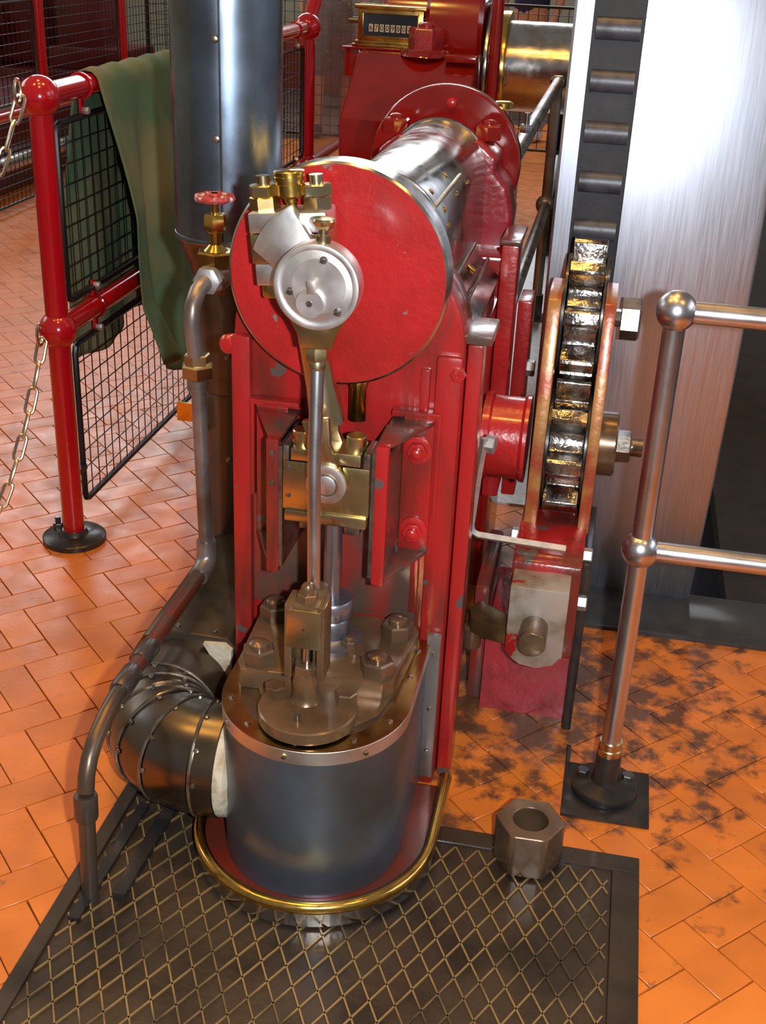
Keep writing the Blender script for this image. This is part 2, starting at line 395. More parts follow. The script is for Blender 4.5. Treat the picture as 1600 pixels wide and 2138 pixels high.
mk('corner_strip', MB().box(AX+cw-.029, AX+cw-.002, 1.980, 1.994, .03, .37), GREYP, E, bev=.002)
for z in (.10, .20, .33): mk('screw', MB().lathe([(.005, 0), (.004, .003), (0, .004)], (AX+cw-.016, 1.980, z), (0, -1, 0), 10), STEEL, E)
# bed between the two standards
mk('bed', MB().box(AX-.20, AX+.178, 2.13, 3.25, 0, .86), REDW, E, bev=.006)
mk('bed_side', MB().box(AX+.178, AX+.192, 2.14, 2.95, .05, .80), DIMRED, E, bev=.004)
mk('rear_standard', MB().box(AX-.21, AX+.205, 2.86, 3.22, 0, .90), DIMRED, E, bev=.01)
mk('rear_flange', MB().box(AX+.192, AX+.232, 2.80, 2.90, .30, .945), RED, E, bev=.005)
mk('rear_flange', MB().box(AX+.232, AX+.268, 2.93, 3.05, .25, .78), RED, E, bev=.005)
mk('flange_cap', MB().box(AX+.188, AX+.236, 2.80, 2.98, .945, .957), REDW, E, bev=.003)
nut((AX+.268, 2.96, .60), (1, 0, 0), .022, .02, GALV, E, 'bolt_head')
# apron sheet over the bed side, steel with seams
ap = [(AX+.10, .93), (AX+.122, .93), (AX+.19, .865), (AX+.17, .865)]
mk('apron_plate', MB().xz(ap, 2.20, 2.82), STEEL, E, bev=.002)
mk('apron_seam', MB().tube([(AX+.125, 2.2, .938), (AX+.125, 2.82, .938)], .005, 8), GUN, E)
mk('apron_seam', MB().tube([(AX+.160, 2.2, .905), (AX+.160, 2.82, .905)], .004, 8), GUN, E)
for y in (2.4, 2.62): nut((AX+.14, y, .925), (.6, 0, .8), .012, .010, BRASS, E, 'bolt_head')
# crank shaft cover: arched polished jacket with strap and rivets
def archy(R, zb, n=20): return [(AX+R, zb)]+[(AX+R*cos(pi*i/n), AZ+R*sin(pi*i/n)) for i in range(n+1)]+[(AX-R, zb)]
jk = mk('shaft_jacket', MB().xz(archy(.122, .86), 2.26, 3.02), STEEL, E, bev=.002)
mk('jacket_edge', MB().tube([(AX+.124*cos(a), 2.262, AZ+.124*sin(a)) for a in [pi*(.18+.64*i/16) for i in range(17)]], .004, 8), STEEL, jk)
mk('jacket_edge', MB().tube([(AX+.124, 3.0, .90)]+[(AX+.124*cos(a), 3.0, AZ+.124*sin(a)) for a in [pi*i/16 for i in range(17)]], .0045, 8), STEEL, jk)
mk('jacket_strap', MB().tube([(AX+.124*cos(.55), y, AZ+.124*sin(.55)) for y in (2.27, 2.5, 2.62)], .004, 8), YSTEEL, jk)
for a, y in ((.75, 2.32), (.75, 2.5), (.38, 2.35), (.36, 2.52), (.32, 2.68), (.1, 2.36)):
    d = V((cos(a), 0, sin(a))); mk('rivet', MB().lathe([(.007, 0), (.005, .003), (0, .004)], V((AX, y, AZ))+d*.122, d, 10), BRASS, jk)
mk('shaft_journal', MB().lathe([(.150, 0), (.150, .10), (.108, .12), (.108, .30)], (AX, 2.0, AZ), (0, 1, 0), 48), STEEL, E, bev=.003)
# rear disc and bearing
mk('rear_disc', MB().lathe([(.188, 0), (.192, .006), (.192, .05), (.188, .056)], (AX, 3.11, AZ), (0, 1, 0), 64), DIMRED, E)
mk('rear_bearing', MB().xz([(AX-.19, .86), (AX+.19, .86), (AX+.195, .98), (AX+.18, 1.04), (AX+.145, 1.075), (AX+.15, 1.11), (AX+.10, 1.15), (AX-.10, 1.15), (AX-.15, 1.11), (AX-.145, 1.075), (AX-.18, 1.04), (AX-.195, .98)], 2.98, 3.11), PINKRED, E, bev=.014, seg=3)
for s in (-1, 1): nut((AX+s*.115, 3.04, 1.145), (0, 0, 1), .034, .035, DIMRED, E, 'bearing_nut', .012, .017)
mk('grease_stud', MB().lathe([(.014, 0), (.012, .012), (0, .018)], (AX+.01, 3.11, 1.215), (0, -1, 0), 14), RED, E)
mk('oil_lid', MB().lathe([(.026, 0), (.026, .012), (.02, .016), (0, .017)], (AX+.13, 3.2, 1.20), (0, 0, 1), 18), BRASS, E)
nut((AX+.185, 3.3, 1.13), (0, 0, 1), .018, .02, STEEL, E, 'nut', .03, .008, dome=False)
# crank disc
cdk = mk('crank_disc', MB().lathe([(.187, 0), (.187, .01)], (AX-.008, 1.950, AZ), (0, 1, 0), 96), RED, E, bev=.001, seg=1)
mk('disc_rim', MB().lathe([(.1875, .0005), (.191, .004), (.191, .055), (.186, .058)], (AX-.008, 1.950, AZ), (0, 1, 0), 96), STEEL, E)
# crank pin, big end, connecting rod
P0 = V((-.503, 1.892, 1.128)); Q0 = V((-.424, 1.862, .742))
ez = (V((P0.x-Q0.x, 0, P0.z-Q0.z))).normalized(); ex = V((ez.z, 0, -ez.x)); ey = V((0, 1, 0))
ang = radians(6); ez2 = (ez*cos(ang)+ex*sin(ang)).normalized(); ex2 = V((ez2.z, 0, -ez2.x))
CRD = mk('connecting_rod', MB().tube([P0-ez*.05, P0-ez*.09, P0-ez*.16, P0-ez*.24, P0-ez*.285, P0-ez*.31], [.028, .025, .024, .026, .030, .030], 24), YSTEEL, E)
def lb(c, a, b_, d): return MB().obox(c, ex2*a, ey*b_, ez2*d)
mk('big_end_block', lb(P0+ez2*.002, .064, .036, .024), YSTEEL, CRD, bev=.003)
mk('big_end_cap', lb(P0+ez2*.043, .064, .036, .016), BRIGHT, CRD, bev=.003)
mk('big_end_foot', lb(P0-ez2*.040, .060, .036, .018), BRIGHT, CRD, bev=.003)
for s in (-1, 1):
    o = P0+ex2*s*.044+ez2*.059
    a = nut(o, ez2, .025, .022, YSTEEL, CRD, 'big_end_nut', rot=.2*s); nut(o+ez2*.022, ez2, .025, .018, YSTEEL, a, 'lock_nut', .014, .0115, .5, dome=False)
    nut(o+ez2*0+ey*.034, ez2, .016, .028, GUN, CRD, 'rear_nut')
    mk('bolt_end', MB().cyl(P0+ex2*s*.044-ez2*.058, P0+ex2*s*.044-ez2*.084, .018, n=20), YSTEEL, CRD, bev=.002)
o = P0+ez2*.059
oc = mk('oil_cup', MB().lathe([(.009, 0), (.009, .010), (.011, .011), (.011, .016), (.019, .019), (.023, .022), (.023, .040), (.024, .041), (.024, .046)], o, ez2, 28), BRASS, CRD)
mk('cup_lid', MB().lathe([(.0255, 0), (.0255, .006), (.0245, .007), (.0255, .008), (.0255, .013), (.023, .015), (0, .016)], o+ez2*.046, ez2, 28), BRASS, oc)
# fork of the small end and pin
for yy in (-.034, .030):
    c = Q0+V((0, yy, 0))
    mb = MB().lathe([(.036, 0), (.036, .018)], c-ey*.009, (0, 1, 0), 36)
    mb.prism([(-.026, .02), (.026, .02), (.018, .07), (.024, .115), (-.024, .115), (-.018, .07)], c-ey*.008, ex, ez, ey*.016)
    mk('fork_arm', mb, YSTEEL, CRD, bev=.003)
mk('fork_eye', MB().pipe(Q0+V((0, -.050, 0)), (0, 1, 0), .035, .021, .012, 36), BRIGHT, CRD, bev=.001)
mk('gudgeon_pin', MB().cyl(Q0-ey*.054, Q0+ey*.04, .018, n=24), BRIGHT, CRD, bev=.002)
# return crank arm and eccentric
EC = V((AX, 1.79, 1.095))
def arcp(c, R, a0, a1, n=8): return [(c.x+R*cos(a0+(a1-a0)*i/n), c.z+R*sin(a0+(a1-a0)*i/n)) for i in range(n+1)]
a0, a1 = radians(118), radians(163)
mk('return_crank', MB().xz(arcp(EC, .124, a0, a1)+[(EC.x-.045, EC.z-.02), (EC.x-.01, EC.z+.04)], 1.828, 1.852), BRIGHT, E, bev=.002)
mk('crank_pin', MB().cyl((P0.x, 1.85, P0.z), (P0.x, 1.95, P0.z), .03, n=24), STEEL, E)
ECS = mk('eccentric_strap', MB().pipe((EC.x, 1.770, EC.z), (0, 1, 0), .068, .0585, .040, 56), BRIGHT, E, bev=.0015)
fc = mk('eccentric_face', MB().lathe([(.0585, 0), (.0585, .034)], (EC.x, 1.774, EC.z), (0, 1, 0), 56), BRIGHT, ECS, bev=.001)
mk('face_boss', MB().lathe([(.043, 0), (.0435, .004)], (EC.x+.004, 1.7715, EC.z+.002), (0, 1, 0), 48), BRIGHT, ECS)
for dx, dz in ((.011, .043), (-.042, -.010), (.035, -.037)):
    s_ = mk('screw', MB().lathe([(0, -.005), (.0045, -.004), (.0065, 0), (.0065, .004)], (EC.x+dx, 1.773, EC.z+dz), (0, 1, 0), 16), GUN, ECS)
    mk('screw_slot', MB().obox((EC.x+dx, 1.7680, EC.z+dz), (.005, 0, .002), (0, .0008, 0), (-.0004, 0, .001)), INK, s_)
cp = V((EC.x-.008, 1.762, EC.z-.024))
mk('centre_cap', MB().lathe([(.0215, .0), (.0225, .002), (.0225, .014)], cp, (0, 1, 0), 40), BRIGHT, ECS)
mk('centre_hole', MB().lathe([(.005, -.001), (.005, .002)], cp, (0, 1, 0), 16), GUN, ECS)
mk('trip_lever', MB().obox((cp.x+.004, 1.760, cp.z+.028), (.0062, 0, .001), (0, .006, 0), (-.001, 0, .010)), BRIGHT, ECS, bev=.001)
nk = [(-.060, -.030), (-.040, -.062), (-.030, -.080), (-.026, -.100), (.026, -.100), (.030, -.080), (.040, -.062), (.060, -.030), (0, -.05)]
mk('strap_neck', MB().xz([(EC.x+a, EC.z+b_) for a, b_ in nk], 1.776, 1.806), YSTEEL, ECS, bev=.002)
mk('oiler', MB().lathe([(.012, 0), (.012, .012), (.008, .014), (.008, .020), (.017, .030), (.018, .034), (.016, .038), (0, .039)], (EC.x+.006, 1.79, EC.z+.066), (0, 0, 1), 20), YSTEEL, ECS)
nut((EC.x, 1.79, EC.z-.122), (0, 0, 1), .019, .022, YSTEEL, ECS, 'rod_nut')
mk('rod_collar', MB().lathe([(.010, 0), (.014, .004), (.014, .012), (.012, .018)], (EC.x, 1.79, EC.z-.140), (0, 0, 1), 20), YSTEEL, ECS)
VB = V((-.427, 1.715, 0))
mk('eccentric_rod', MB().tube([(EC.x, 1.79, EC.z-.138), (EC.x+.004, 1.765, .80), (VB.x+.002, 1.745, .575)], .0115, 18), RAILST, E)
# valve spindle guide
gd = mk('guide_frame', MB().box(VB.x-.035, VB.x-.022, 1.690, 1.742, .428, .572).box(VB.x+.022, VB.x+.035, 1.690, 1.742, .428, .572).box(VB.x-.023, VB.x+.023, 1.692, 1.742, .500, .572).box(VB.x-.023, VB.x+.023, 1.724, 1.740, .428, .502), OILYT, E, bev=.0015)
mk('guide_slipper', MB().box(VB.x-.030, VB.x+.030, 1.684, 1.691, .492, .566), YSTEEL, gd, bev=.001)
mk('guide_dimple', MB().lathe([(.002, -.001), (.002, .002)], (VB.x, 1.684, .53), (0, 1, 0), 10), INK, gd)
nut((VB.x, 1.712, .572), (0, 0, 1), .019, .016, OILYT, gd, 'top_nut', .018, .012)
mk('knuckle', MB().lathe([(.026, 0), (.026, .07), (.022, .08), (0, .082)], (VB.x+.004, 1.748, .50), (0, 0, 1), 24), OILYT, gd)
mk('spindle', MB().cyl((VB.x, 1.712, .41), (VB.x, 1.712, .505), .0105, n=18), STEEL, gd)
mk('spindle_gland', MB().lathe([(.032, 0), (.027, .006), (.0235, .016), (.0225, .050), (.019, .060)], (VB.x, 1.708, .374), (0, 0, 1), 28), OILYT, gd)
mk('spindle_hex', MB().hex((VB.x, 1.710, .426), (0, 0, 1), .024, .022, .3), OILYT, gd)
# cylinder with blued cladding
CX, CY = -.420, 1.765
mk('cladding', MB().xy(obround(CX, CY, .168, 1.995, 48), .021, .322), BLUED, E)
bd = mk('band', MB().xy(obround(CX, CY, .1715, 1.995, 48), .318, .346), BRIGHT, E, bev=.0012, seg=1)
mb = MB(); A = obround(CX, CY, .1715, 1.995, 48); B = obround(CX, CY, .136, 1.995, 48)
for i in range(len(A)-1):
    mb.add([(*A[i], .346), (*A[i+1], .346), (*B[i+1], .346), (*B[i], .346), (*A[i], .349), (*A[i+1], .349), (*B[i+1], .349), (*B[i], .349)], [(4, 5, 6, 7), (0, 3, 2, 1), (0, 1, 5, 4), (2, 3, 7, 6)])
rp = mk('top_ring', mb, BANDT, E)
for a in (20, 52, 90, 128, 160): 
    a = radians(180+a); mk('ring_screw', MB().lathe([(.0055, 0), (.0045, .003), (0, .0042)], (CX+.154*cos(a), CY+.154*sin(a), .349), (0, 0, 1), 12), STEEL, rp)
for sx, y in ((-1, 1.86), (1, 1.86), (1, 1.95)): mk('ring_screw', MB().lathe([(.0055, 0), (.0045, .003), (0, .0042)], (CX+sx*.154, y, .349), (0, 0, 1), 12), STEEL, rp)
for a in (38, 85, 133):
    a = radians(180+a); d = V((cos(a), sin(a), 0)); mk('band_screw', MB().lathe([(.0065, 0), (.005, .003), (0, .0045)], V((CX, CY, .332))+d*.1713, d, 12), STEEL, bd)
mk('cylinder_top', MB().xy(obround(CX, CY, .1365, 1.995, 40), .330, .3475), OILY, E)
VF = V((-.418, 1.688, .3475))
mk('valve_pad', MB().xy([(-.54, 1.80), (-.535, 1.765), (-.47, 1.645), (-.43, 1.612), (-.385, 1.620), (-.30, 1.72), (-.28, 1.80)], .3475, .354), OILYT, E, bev=.002)
vf = mk('valve_flange', MB().lathe([(.087, 0), (.087, .020), (.084, .0225)], (VF.x, VF.y, .354), (0, 0, 1), 56), OILYT, E)
for x, y in ((-.482, 1.705), (-.356, 1.715)): nut((x, y, .3755), (0, 0, 1), .020, .022, OILYT, vf, 'bolt_head', rot=random.random())
mk('peg', MB().cyl((-.424, 1.640, .374), (-.424, 1.640, .388), .005, n=10), GUN, vf)
cv = mk('cover_plate', MB().xy([(-.573, 1.775), (-.560, 1.750), (-.46, 1.757), (-.30, 1.766), (-.283, 1.785), (-.268, 1.96), (-.285, 1.992), (-.565, 1.992), (-.583, 1.97)], .348, .388), OILYT, E, bev=.003)
for x, y in ((-.535, 1.785), (-.318, 1.800), (-.306, 1.935), (-.548, 1.942)):
    nut((x, y, .388), (0, 0, 1), .031, .030, OILY, cv, 'cover_nut', .014, .0185, rot=random.random())
gx, gy = -.424, 1.882
gl = mk('gland', MB().lathe([(.058, 0), (.058, .010), (.040, .014), (.034, .020), (.034, .052), (.031, .056), (.039, .062), (.041, .066), (.041, .094), (.038, .098)], (gx, gy, .388), (0, 0, 1), 40), ROD, E)
for a in (-.55, 2.6): nut((gx+.047*cos(a), gy+.047*sin(a), .398), (0, 0, 1), .0145, .014, OILY, gl, 'gland_nut', .008)
mk('lug', MB().lathe([(.022, 0), (.022, .010)], (gx+.052, gy-.028, .388), (0, 0, 1), 20), OILY, gl)
mk('set_screw', MB().lathe([(.004, 0), (.003, .003)], (gx+.02, gy-.036, .462), (.5, -1, 0), 10), STEEL, gl)
mk('piston_rod', MB().cyl((gx, gy, .44), (gx, gy, .69), .0165, n=24), ROD, E)
# crosshead
xh = mk('crosshead', MB().box(-.507, -.354, 1.838, 1.905, .676, .768), YSTEEL, E, bev=.002)
for xa in (-.507, -.365): mk('crosshead_side', MB().box(xa, xa+.011, 1.838, 1.905, .768, .796), GUN, xh, bev=.002)
mk('crosshead_keep', MB().box(-.492, -.369, 1.834, 1.902, .772, .794), YSTEEL, xh, bev=.002)
mk('crosshead_sole', MB().box(-.503, -.356, 1.833, 1.905, .655, .676), YSTEEL, xh, bev=.003)
for x in (-.478, -.383): mk('bolt_cap', MB().lathe([(.0175, 0), (.0175, .024), (.0155, .026), (0, .026)], (x, 1.862, .794), (0, 0, 1), 26), YSTEEL, xh)
for x in (-.466, -.384): mk('bolt_head', MB().box(x-.014, x+.014, 1.85, 1.88, .635, .655), GUN, xh, bev=.002)
for x, z in ((-.496, .755), (-.497, .703)): mk('screw', MB().lathe([(.005, 0), (.004, .002)], (x, 1.838, z), (0, -1, 0), 10), GUN, xh)
# the two slide bar brackets
def bracket(s, xa, xb, xf, z0, z1):
    # xa..xb front bar, xf outer edge of the mounting flange, s=+1 for the one on the right
    b_ = mk('slide_bracket', MB().box(min(xa, xb), max(xa, xb), 1.848, 1.868, z0, z1), REDC, E, bev=.002)
    xi = xb-.006*s
    mk('side_web', MB().box(min(xi, xb), max(xi, xb), 1.866, 1.996, z0+.03, z1-.03), REDW, b_)
    for zz, sg in ((z1, 1), (z0, -1)):
        poly = [(xa, 1.866), (xb, 1.866), (xf, 1.99), (xf, 2.0), (xa, 2.0)]
        mk('gusset', MB().xy(poly, min(zz, zz-.008*sg), max(zz, zz-.008*sg)), REDW, b_, bev=.002)
    mk('mounting_flange', MB().box(min(xb, xf), max(xb, xf), 1.990, 2.012, z0+.005, z1+.012), REDC, b_, bev=.003)
    mk('lip', MB().box(min(xa, xf+.012*s), max(xa, xf+.012*s), 1.986, 2.012, z1+.006, z1+.016).box(min(xf+.004*s, xf+.012*s), max(xf+.004*s, xf+.012*s), 1.99, 2.012, z0+.08, z1+.01), REDC, b_, bev=.002)
    mk('slide_bar', MB().box(min(xa-.007*s, xa), max(xa-.007*s, xa), 1.850, 1.985, z0+.012, z1-.012), GUN, b_)
    return b_
br = bracket(1, -.346, -.324, -.268, .540, .808)
for z in (.590, .752):
    k = mk('washer', MB().lathe([(.026, 0), (.026, .005), (.020, .007)], (-.295, 1.990, z), (0, -1, 0), 24), RED, br); nut((-.295, 1.984, z), (0, -1, 0), .019, .014, RED, k, 'nut', .010)
bl = bracket(-1, -.518, -.540, -.600, .540, .800)
for z in (.718, .775): mk('screw', MB().lathe([(.006, 0), (.005, .003)], (-.529, 1.848, z), (0, -1, 0), 12), GUN, bl)
mk('grease_cup', MB().lathe([(.016, 0), (.016, .06), (.020, .07), (.020, .085), (.014, .085), (.014, .06), (0, .06)], (-.408, 1.985, .80), (0, 0, 1), 20), BRASS, E)
mk('stop_peg', MB().lathe([(.016, 0), (.018, .006), (.018, .022), (.012, .028), (0, .029)], (AX-cw-.004, 2.03, .905), (-.3, -1, .1), 18), RED, E)
nut((AX+.205, 1.998, .90), (0, -1, 0), .014, .012, RED, E, 'bolt_head')

# ------------------------------------------------------------------ barring gear
G_ = thing('barring_gear', (-.045, 2.45, 0), 'greasy twin-pinion barring gear in a red frame beside the flywheel rim', 'gear')
mk('base_block', MB().box(-.165, .026, 2.312, 2.62, 0, .20), PINKRED, G_, bev=.004)
mk('base_gusset', MB().yz([(2.30, 0), (2.312, 0), (2.312, .2), (2.306, .2)], -.165, .026), PINKRED, G_)
bx = mk('gear_box', MB().yz([(2.235, .20), (2.235, .40), (2.242, .42), (2.262, .432), (2.47, .432), (2.60, .432), (2.60, .20)], -.118, .027), REDC, G_, bev=.005)
wn = mk('end_block', MB().box(-.113, .007, 2.160, 2.26, .245, .403), WORN, G_, bev=.003)
mk('end_block_foot', MB().xz([(-.111, .246), (.005, .246), (-.01, .224), (-.045, .211), (-.08, .216), (-.10, .23)], 2.164, 2.26), WORN, G_, bev=.002)
mk('shaft_end', MB().lathe([(.0265, 0), (.0285, .003), (.0285, .072)], (-.056, 2.090, .312), (0, 1, 0), 28), OILY, G_, bev=.001)
mk('dark_side', MB().box(.026, .046, 2.26, 2.6, 0, .40), IRON, G_, bev=.003)
for x, y, z, d in ((.027, 2.33, .405, 1), (.027, 2.26, .33, 1), (-.118, 2.40, .40, -1)): nut((x, y, z), (d, 0, 0), .018, .018, GALV, G_, 'bolt_head')
for s, xa, xb in ((-1, -.112, -.084), (1, .006, .031)):
    pl = [(2.405, .42), (2.415, .50), (2.482, .885), (2.497, .912), (2.53, .922), (2.64, .922), (2.70, .88), (2.70, .80), (2.64, .42)]
    mk('side_plate', MB().yz(pl, xa, xb), RUSTRED, G_, bev=.003)
def gear(c, N, rr, ra, x0, x1, ph):
    poly = []
    for k in range(N):
        for f, r in ((-.30, rr), (-.24, rr+.004), (-.20, rr+.45*(ra-rr)), (-.155, ra-.006), (-.10, ra), (.10, ra), (.155, ra-.006), (.20, rr+.45*(ra-rr)), (.24, rr+.004), (.30, rr), (.5, rr-.003)):
            a = ph+2*pi*(k+f)/N; poly.append((c[0]+r*cos(a), c[1]+r*sin(a)))
    return MB().yz(poly, x0, x1)
mk('idler_pinion', gear((2.612, .852), 9, .116, .166, -.074, -.002, .13), GEARM, G_, bev=.002, ang=28)
mk('driving_pinion', gear((2.532, .576), 9, .116, .166, -.076, -.001, .30), GEARM, G_, bev=.002, ang=28)
mk('pinion_cheek', MB().cyl((-.083, 2.532, .576), (-.077, 2.532, .576), .13, n=40).cyl((0, 2.532, .576), (.005, 2.532, .576), .13, n=40).cyl((-.083, 2.612, .852), (-.077, 2.612, .852), .13, n=40).cyl((0, 2.612, .852), (.005, 2.612, .852), .13, n=40), IRON, G_)
mk('bearing_boss', MB().lathe([(.098, 0), (.098, .015), (.092, .020), (.092, .085), (.098, .092), (.098, .1)], (-.225, 2.50, .590), (1, 0, 0), 48), RED, G_)
mk('outer_boss', MB().lathe([(.072, 0), (.072, .034), (.068, .038), (0, .038)], (.031, 2.532, .588), (1, 0, 0), 40), OILYT, G_)
nut((.069, 2.532, .585), (1, 0, 0), .036, .032, GUN, G_, 'shaft_nut', .026, .02, dome=False)
nut((.031, 2.612, .852), (1, 0, 0), .020, .014, GUN, G_, 'washer'); nut((.045, 2.612, .852), (1, 0, 0), .046, .042, GUN, G_, 'idler_bolt_head', rot=.3)
mk('angle_bar', MB().tube([(-.200, 2.25, .682), (-.207, 2.25, .60), (-.214, 2.25, .485), (-.210, 2.25, .470), (-.196, 2.25, .463), (-.10, 2.25, .459), (-.012, 2.25, .456)], .0085, 4), GALV, G_, ang=60)
nut((-.197, 2.262, .666), (1, -.15, 0), .019, .02, GALV, G_, 'bar_bolt')
lv = MB().xy([(-.205, 2.27), (-.195, 2.235), (-.165, 2.215), (-.115, 2.205), (-.115, 2.26), (-.15, 2.285), (-.18, 2.31)], .235, .275)
mk('pawl_lever', lv, BROWNH, G_, bev=.004)
mk('lever_boss', MB().lathe([(.020, 0), (.022, .004), (.022, .05), (.016, .055)], (-.192, 2.262, .185), (0, 0, 1), 20), OILY, G_)
mk('foot_casting', MB().box(-.20, -.166, 2.33, 2.62, 0, .30), REDW, G_, bev=.01)

# ------------------------------------------------------------------ flywheel and main shaft
FY, FZ, FR = 6.0, 1.04, 3.245
FWL = thing('flywheel', (.11, FY, -2.2), 'huge polished steel flywheel with a dark toothed barring rack let into its rim', 'flywheel')
def ringx(prof, n, o=(0, FY, FZ)):
    # closed profile of (x, r), spun about the X axis
    m_ = MB(); k = len(prof); vs = []; fs = []
    for i in range(n):
        a = 2*pi*i/n; vs += [(x, o[1]+r*cos(a), o[2]+r*sin(a)) for x, r in prof]
    for i in range(n):
        j = (i+1) % n
        for q in range(k):
            p_ = (q+1) % k; fs.append((i*k+q, i*k+p_, j*k+p_, j*k+q))
    return m_.add(vs, fs)
mk('rim', ringx([(.018, FR), (.310, FR), (.322, FR-.004), (.326, FR-.014), (.326, FR-.30), (.018, FR-.30)], 360), FLY, FWL, ang=30)
mk('rim_flange', ringx([(-.134, FR-.012), (-.128, FR-.002), (-.092, FR), (-.092, FR-.30), (-.134, FR-.30)], 360), FLY, FWL, ang=30)
mk('rack_bed', ringx([(-.092, FR-.028), (.018, FR-.028), (.018, FR-.25), (-.092, FR-.25)], 360), RACK, FWL)
NT = 190; oth = MB()
def tooth(a):
    c = V((0, FY+(FR-.022)*cos(a), FZ+(FR-.022)*sin(a))); rd = V((0, cos(a), sin(a))); tg = V((0, -sin(a), cos(a)))
    poly = [(-.024*cos(pi*i/10), -.008+.020*sin(pi*i/10)) for i in range(11)]
    return MB().prism(poly, c+V((-.084, 0, 0)), tg, rd, V((.094, 0, 0)))
for k in range(NT):
    a = pi+.012+2*pi*k/NT; z = FZ+FR*sin(a); y = FY+FR*cos(a)
    if y < 4 and .6 < z < 1.75: mk('tooth', tooth(a), TOOTHM, FWL)
    else: tm_ = tooth(a); oth.add(tm_.v, tm_.f)
mk('tooth', oth, TOOTHM, FWL, kind='stuff')
for k in range(6):
    a = pi/6+k*pi/3; rd = V((0, cos(a), sin(a))); tg = V((0, -sin(a), cos(a)))
    mk('spoke', MB().obox(V((.13, FY, FZ))+rd*1.7, (.06, 0, 0), tg*.13, rd*1.3), IRON, FWL, bev=.03)
mk('hub', MB().lathe([(.36, 0), (.40, .03), (.40, .50), (.36, .53)], (-.24, FY, FZ), (1, 0, 0), 64), IRON, FWL)
FWL.rotation_euler = (0, 0, 0)
mk('main_shaft', MB().lathe([(.20, 0), (.20, .25), (.215, .255), (.215, .29), (.20, .295), (.20, .9), (.19, .905), (.19, 1.9)], (-1.05, FY, FZ), (1, 0, 0), 72), STEEL, FWL)
# bearing pedestal
PD = thing('bearing_pedestal', (-.95, 5.7, 0), 'glossy red main bearing pedestal with a sloping face and one large square nut', 'bearing')
mk('body', MB().yz([(5.22, 0), (5.22, .86), (5.58, 1.10), (6.5, 1.10), (6.7, .86), (6.7, 0)], -1.20, -.665), DIMRED, PD, bev=.012)
mk('cap', MB().lathe([(.28, 0), (.30, .02), (.30, .24), (.28, .26)], (-.93, 6.0, 1.17), (1, 0, 0), 48).lathe([(.20, 0), (.22, .02), (.22, .24)], (-1.17, 6.15, 1.2), (1, 0, 0), 40), DIMRED, PD)
ws = mk('washer_plate', MB().lathe([(.115, 0), (.105, .02), (.085, .03)], (-.905, 5.62, 1.095), (0, 0, 1), 28), DIMRED, PD)
nut((-.905, 5.62, 1.122), (0, 0, 1), .078, .09, PINKRED, ws, 'big_nut', .025, .035, rot=pi/6)
mk('collar', MB().lathe([(.27, 0), (.285, .012), (.285, .03)], (-.67, FY, FZ), (1, 0, 0), 56), STEEL, PD, bev=.004)
mk('oil_ring', MB().lathe([(.24, 0), (.24, .05)], (-.615, FY, FZ), (1, 0, 0), 56), BRASS, PD, bev=.006)
mk('drip_rod', MB().cyl((-.60, 5.66, .80), (-.60, 5.66, 1.36), .026, n=16), DIMRED, PD)
mk('ledge', MB().box(-.80, -.66, 5.50, 5.66, 1.085, 1.115), DIMRED, PD, bev=.006)
# revolution counter on its shelf
SHF = mk('counter_shelf', MB().box(-1.30, -.80, 5.68, 5.87, 1.1005, 1.1105).box(-1.29, -1.22, 5.70, 5.80, .98, 1.1005), DIMRED, bev=.004)
tag(SHF, 'small red bracket shelf under the brass counter', 'shelf')
CT = thing('revolution_counter', (-1.09, 5.76, 1.11), 'brass revolution counter with a dark dial and a row of number wheels', 'counter')
cx = -1.09; hw = .150
mk('foot', MB().box(cx-hw-.02, cx+hw+.02, 5.70, 5.86, 1.111, 1.122).box(cx-hw-.008, cx+hw+.008, 5.71, 5.85, 1.122, 1.136), BRASS, CT, bev=.003)
mk('case', MB().box(cx-hw, cx+hw, 5.735, 5.84, 1.136, 1.268), BRASS, CT, bev=.003)
mk('lid', MB().box(cx-hw-.015, cx+hw+.015, 5.715, 5.86, 1.268, 1.286), BRASS, CT, bev=.005)
fr = .020
mk('bezel', MB().box(cx-hw+fr, cx+hw-fr, 5.728, 5.735, 1.150, 1.156).box(cx-hw+fr, cx+hw-fr, 5.728, 5.735, 1.250, 1.256).box(cx-hw+fr, cx-hw+fr+.006, 5.728, 5.735, 1.15, 1.256).box(cx+hw-fr-.006, cx+hw-fr, 5.728, 5.735, 1.15, 1.256), BRASS, CT, bev=.001)
dl = mk('dial', MB().box(cx-hw+fr+.006, cx+hw-fr-.006, 5.7305, 5.735, 1.156, 1.25), DIAL, CT)
def text_mesh(ch, size):
    c = bpy.data.curves.new('digit_curve', 'FONT'); c.body = ch; c.size = size; c.align_x = 'CENTER'; c.align_y = 'CENTER'; c.extrude = .0006
    o = bpy.data.objects.new('digit_tmp', c); COL.objects.link(o)
    bpy.context.view_layer.update()
    me = bpy.data.meshes.new_from_object(o.evaluated_get(bpy.context.evaluated_depsgraph_get()))
    bpy.data.objects.remove(o); bpy.data.curves.remove(c); return me
for k, ch in enumerate('67009807'):
    x = cx-.088+k*.0252
    wl = mk('number_wheel', MB().box(x-.0092, x+.0092, 5.7285, 5.7306, 1.174, 1.206), DIGW, CT, bev=.0008)
    me = text_mesh(ch, .030); me.materials.append(INK)
    o = bpy.data.objects.new('digit', me); COL.objects.link(o); o.parent = wl; o.rotation_euler = (pi/2, 0, 0)
    o.location = V((x, 5.7280, 1.190))-WL[wl.name]; WL[o.name] = V((x, 5.728, 1.19))
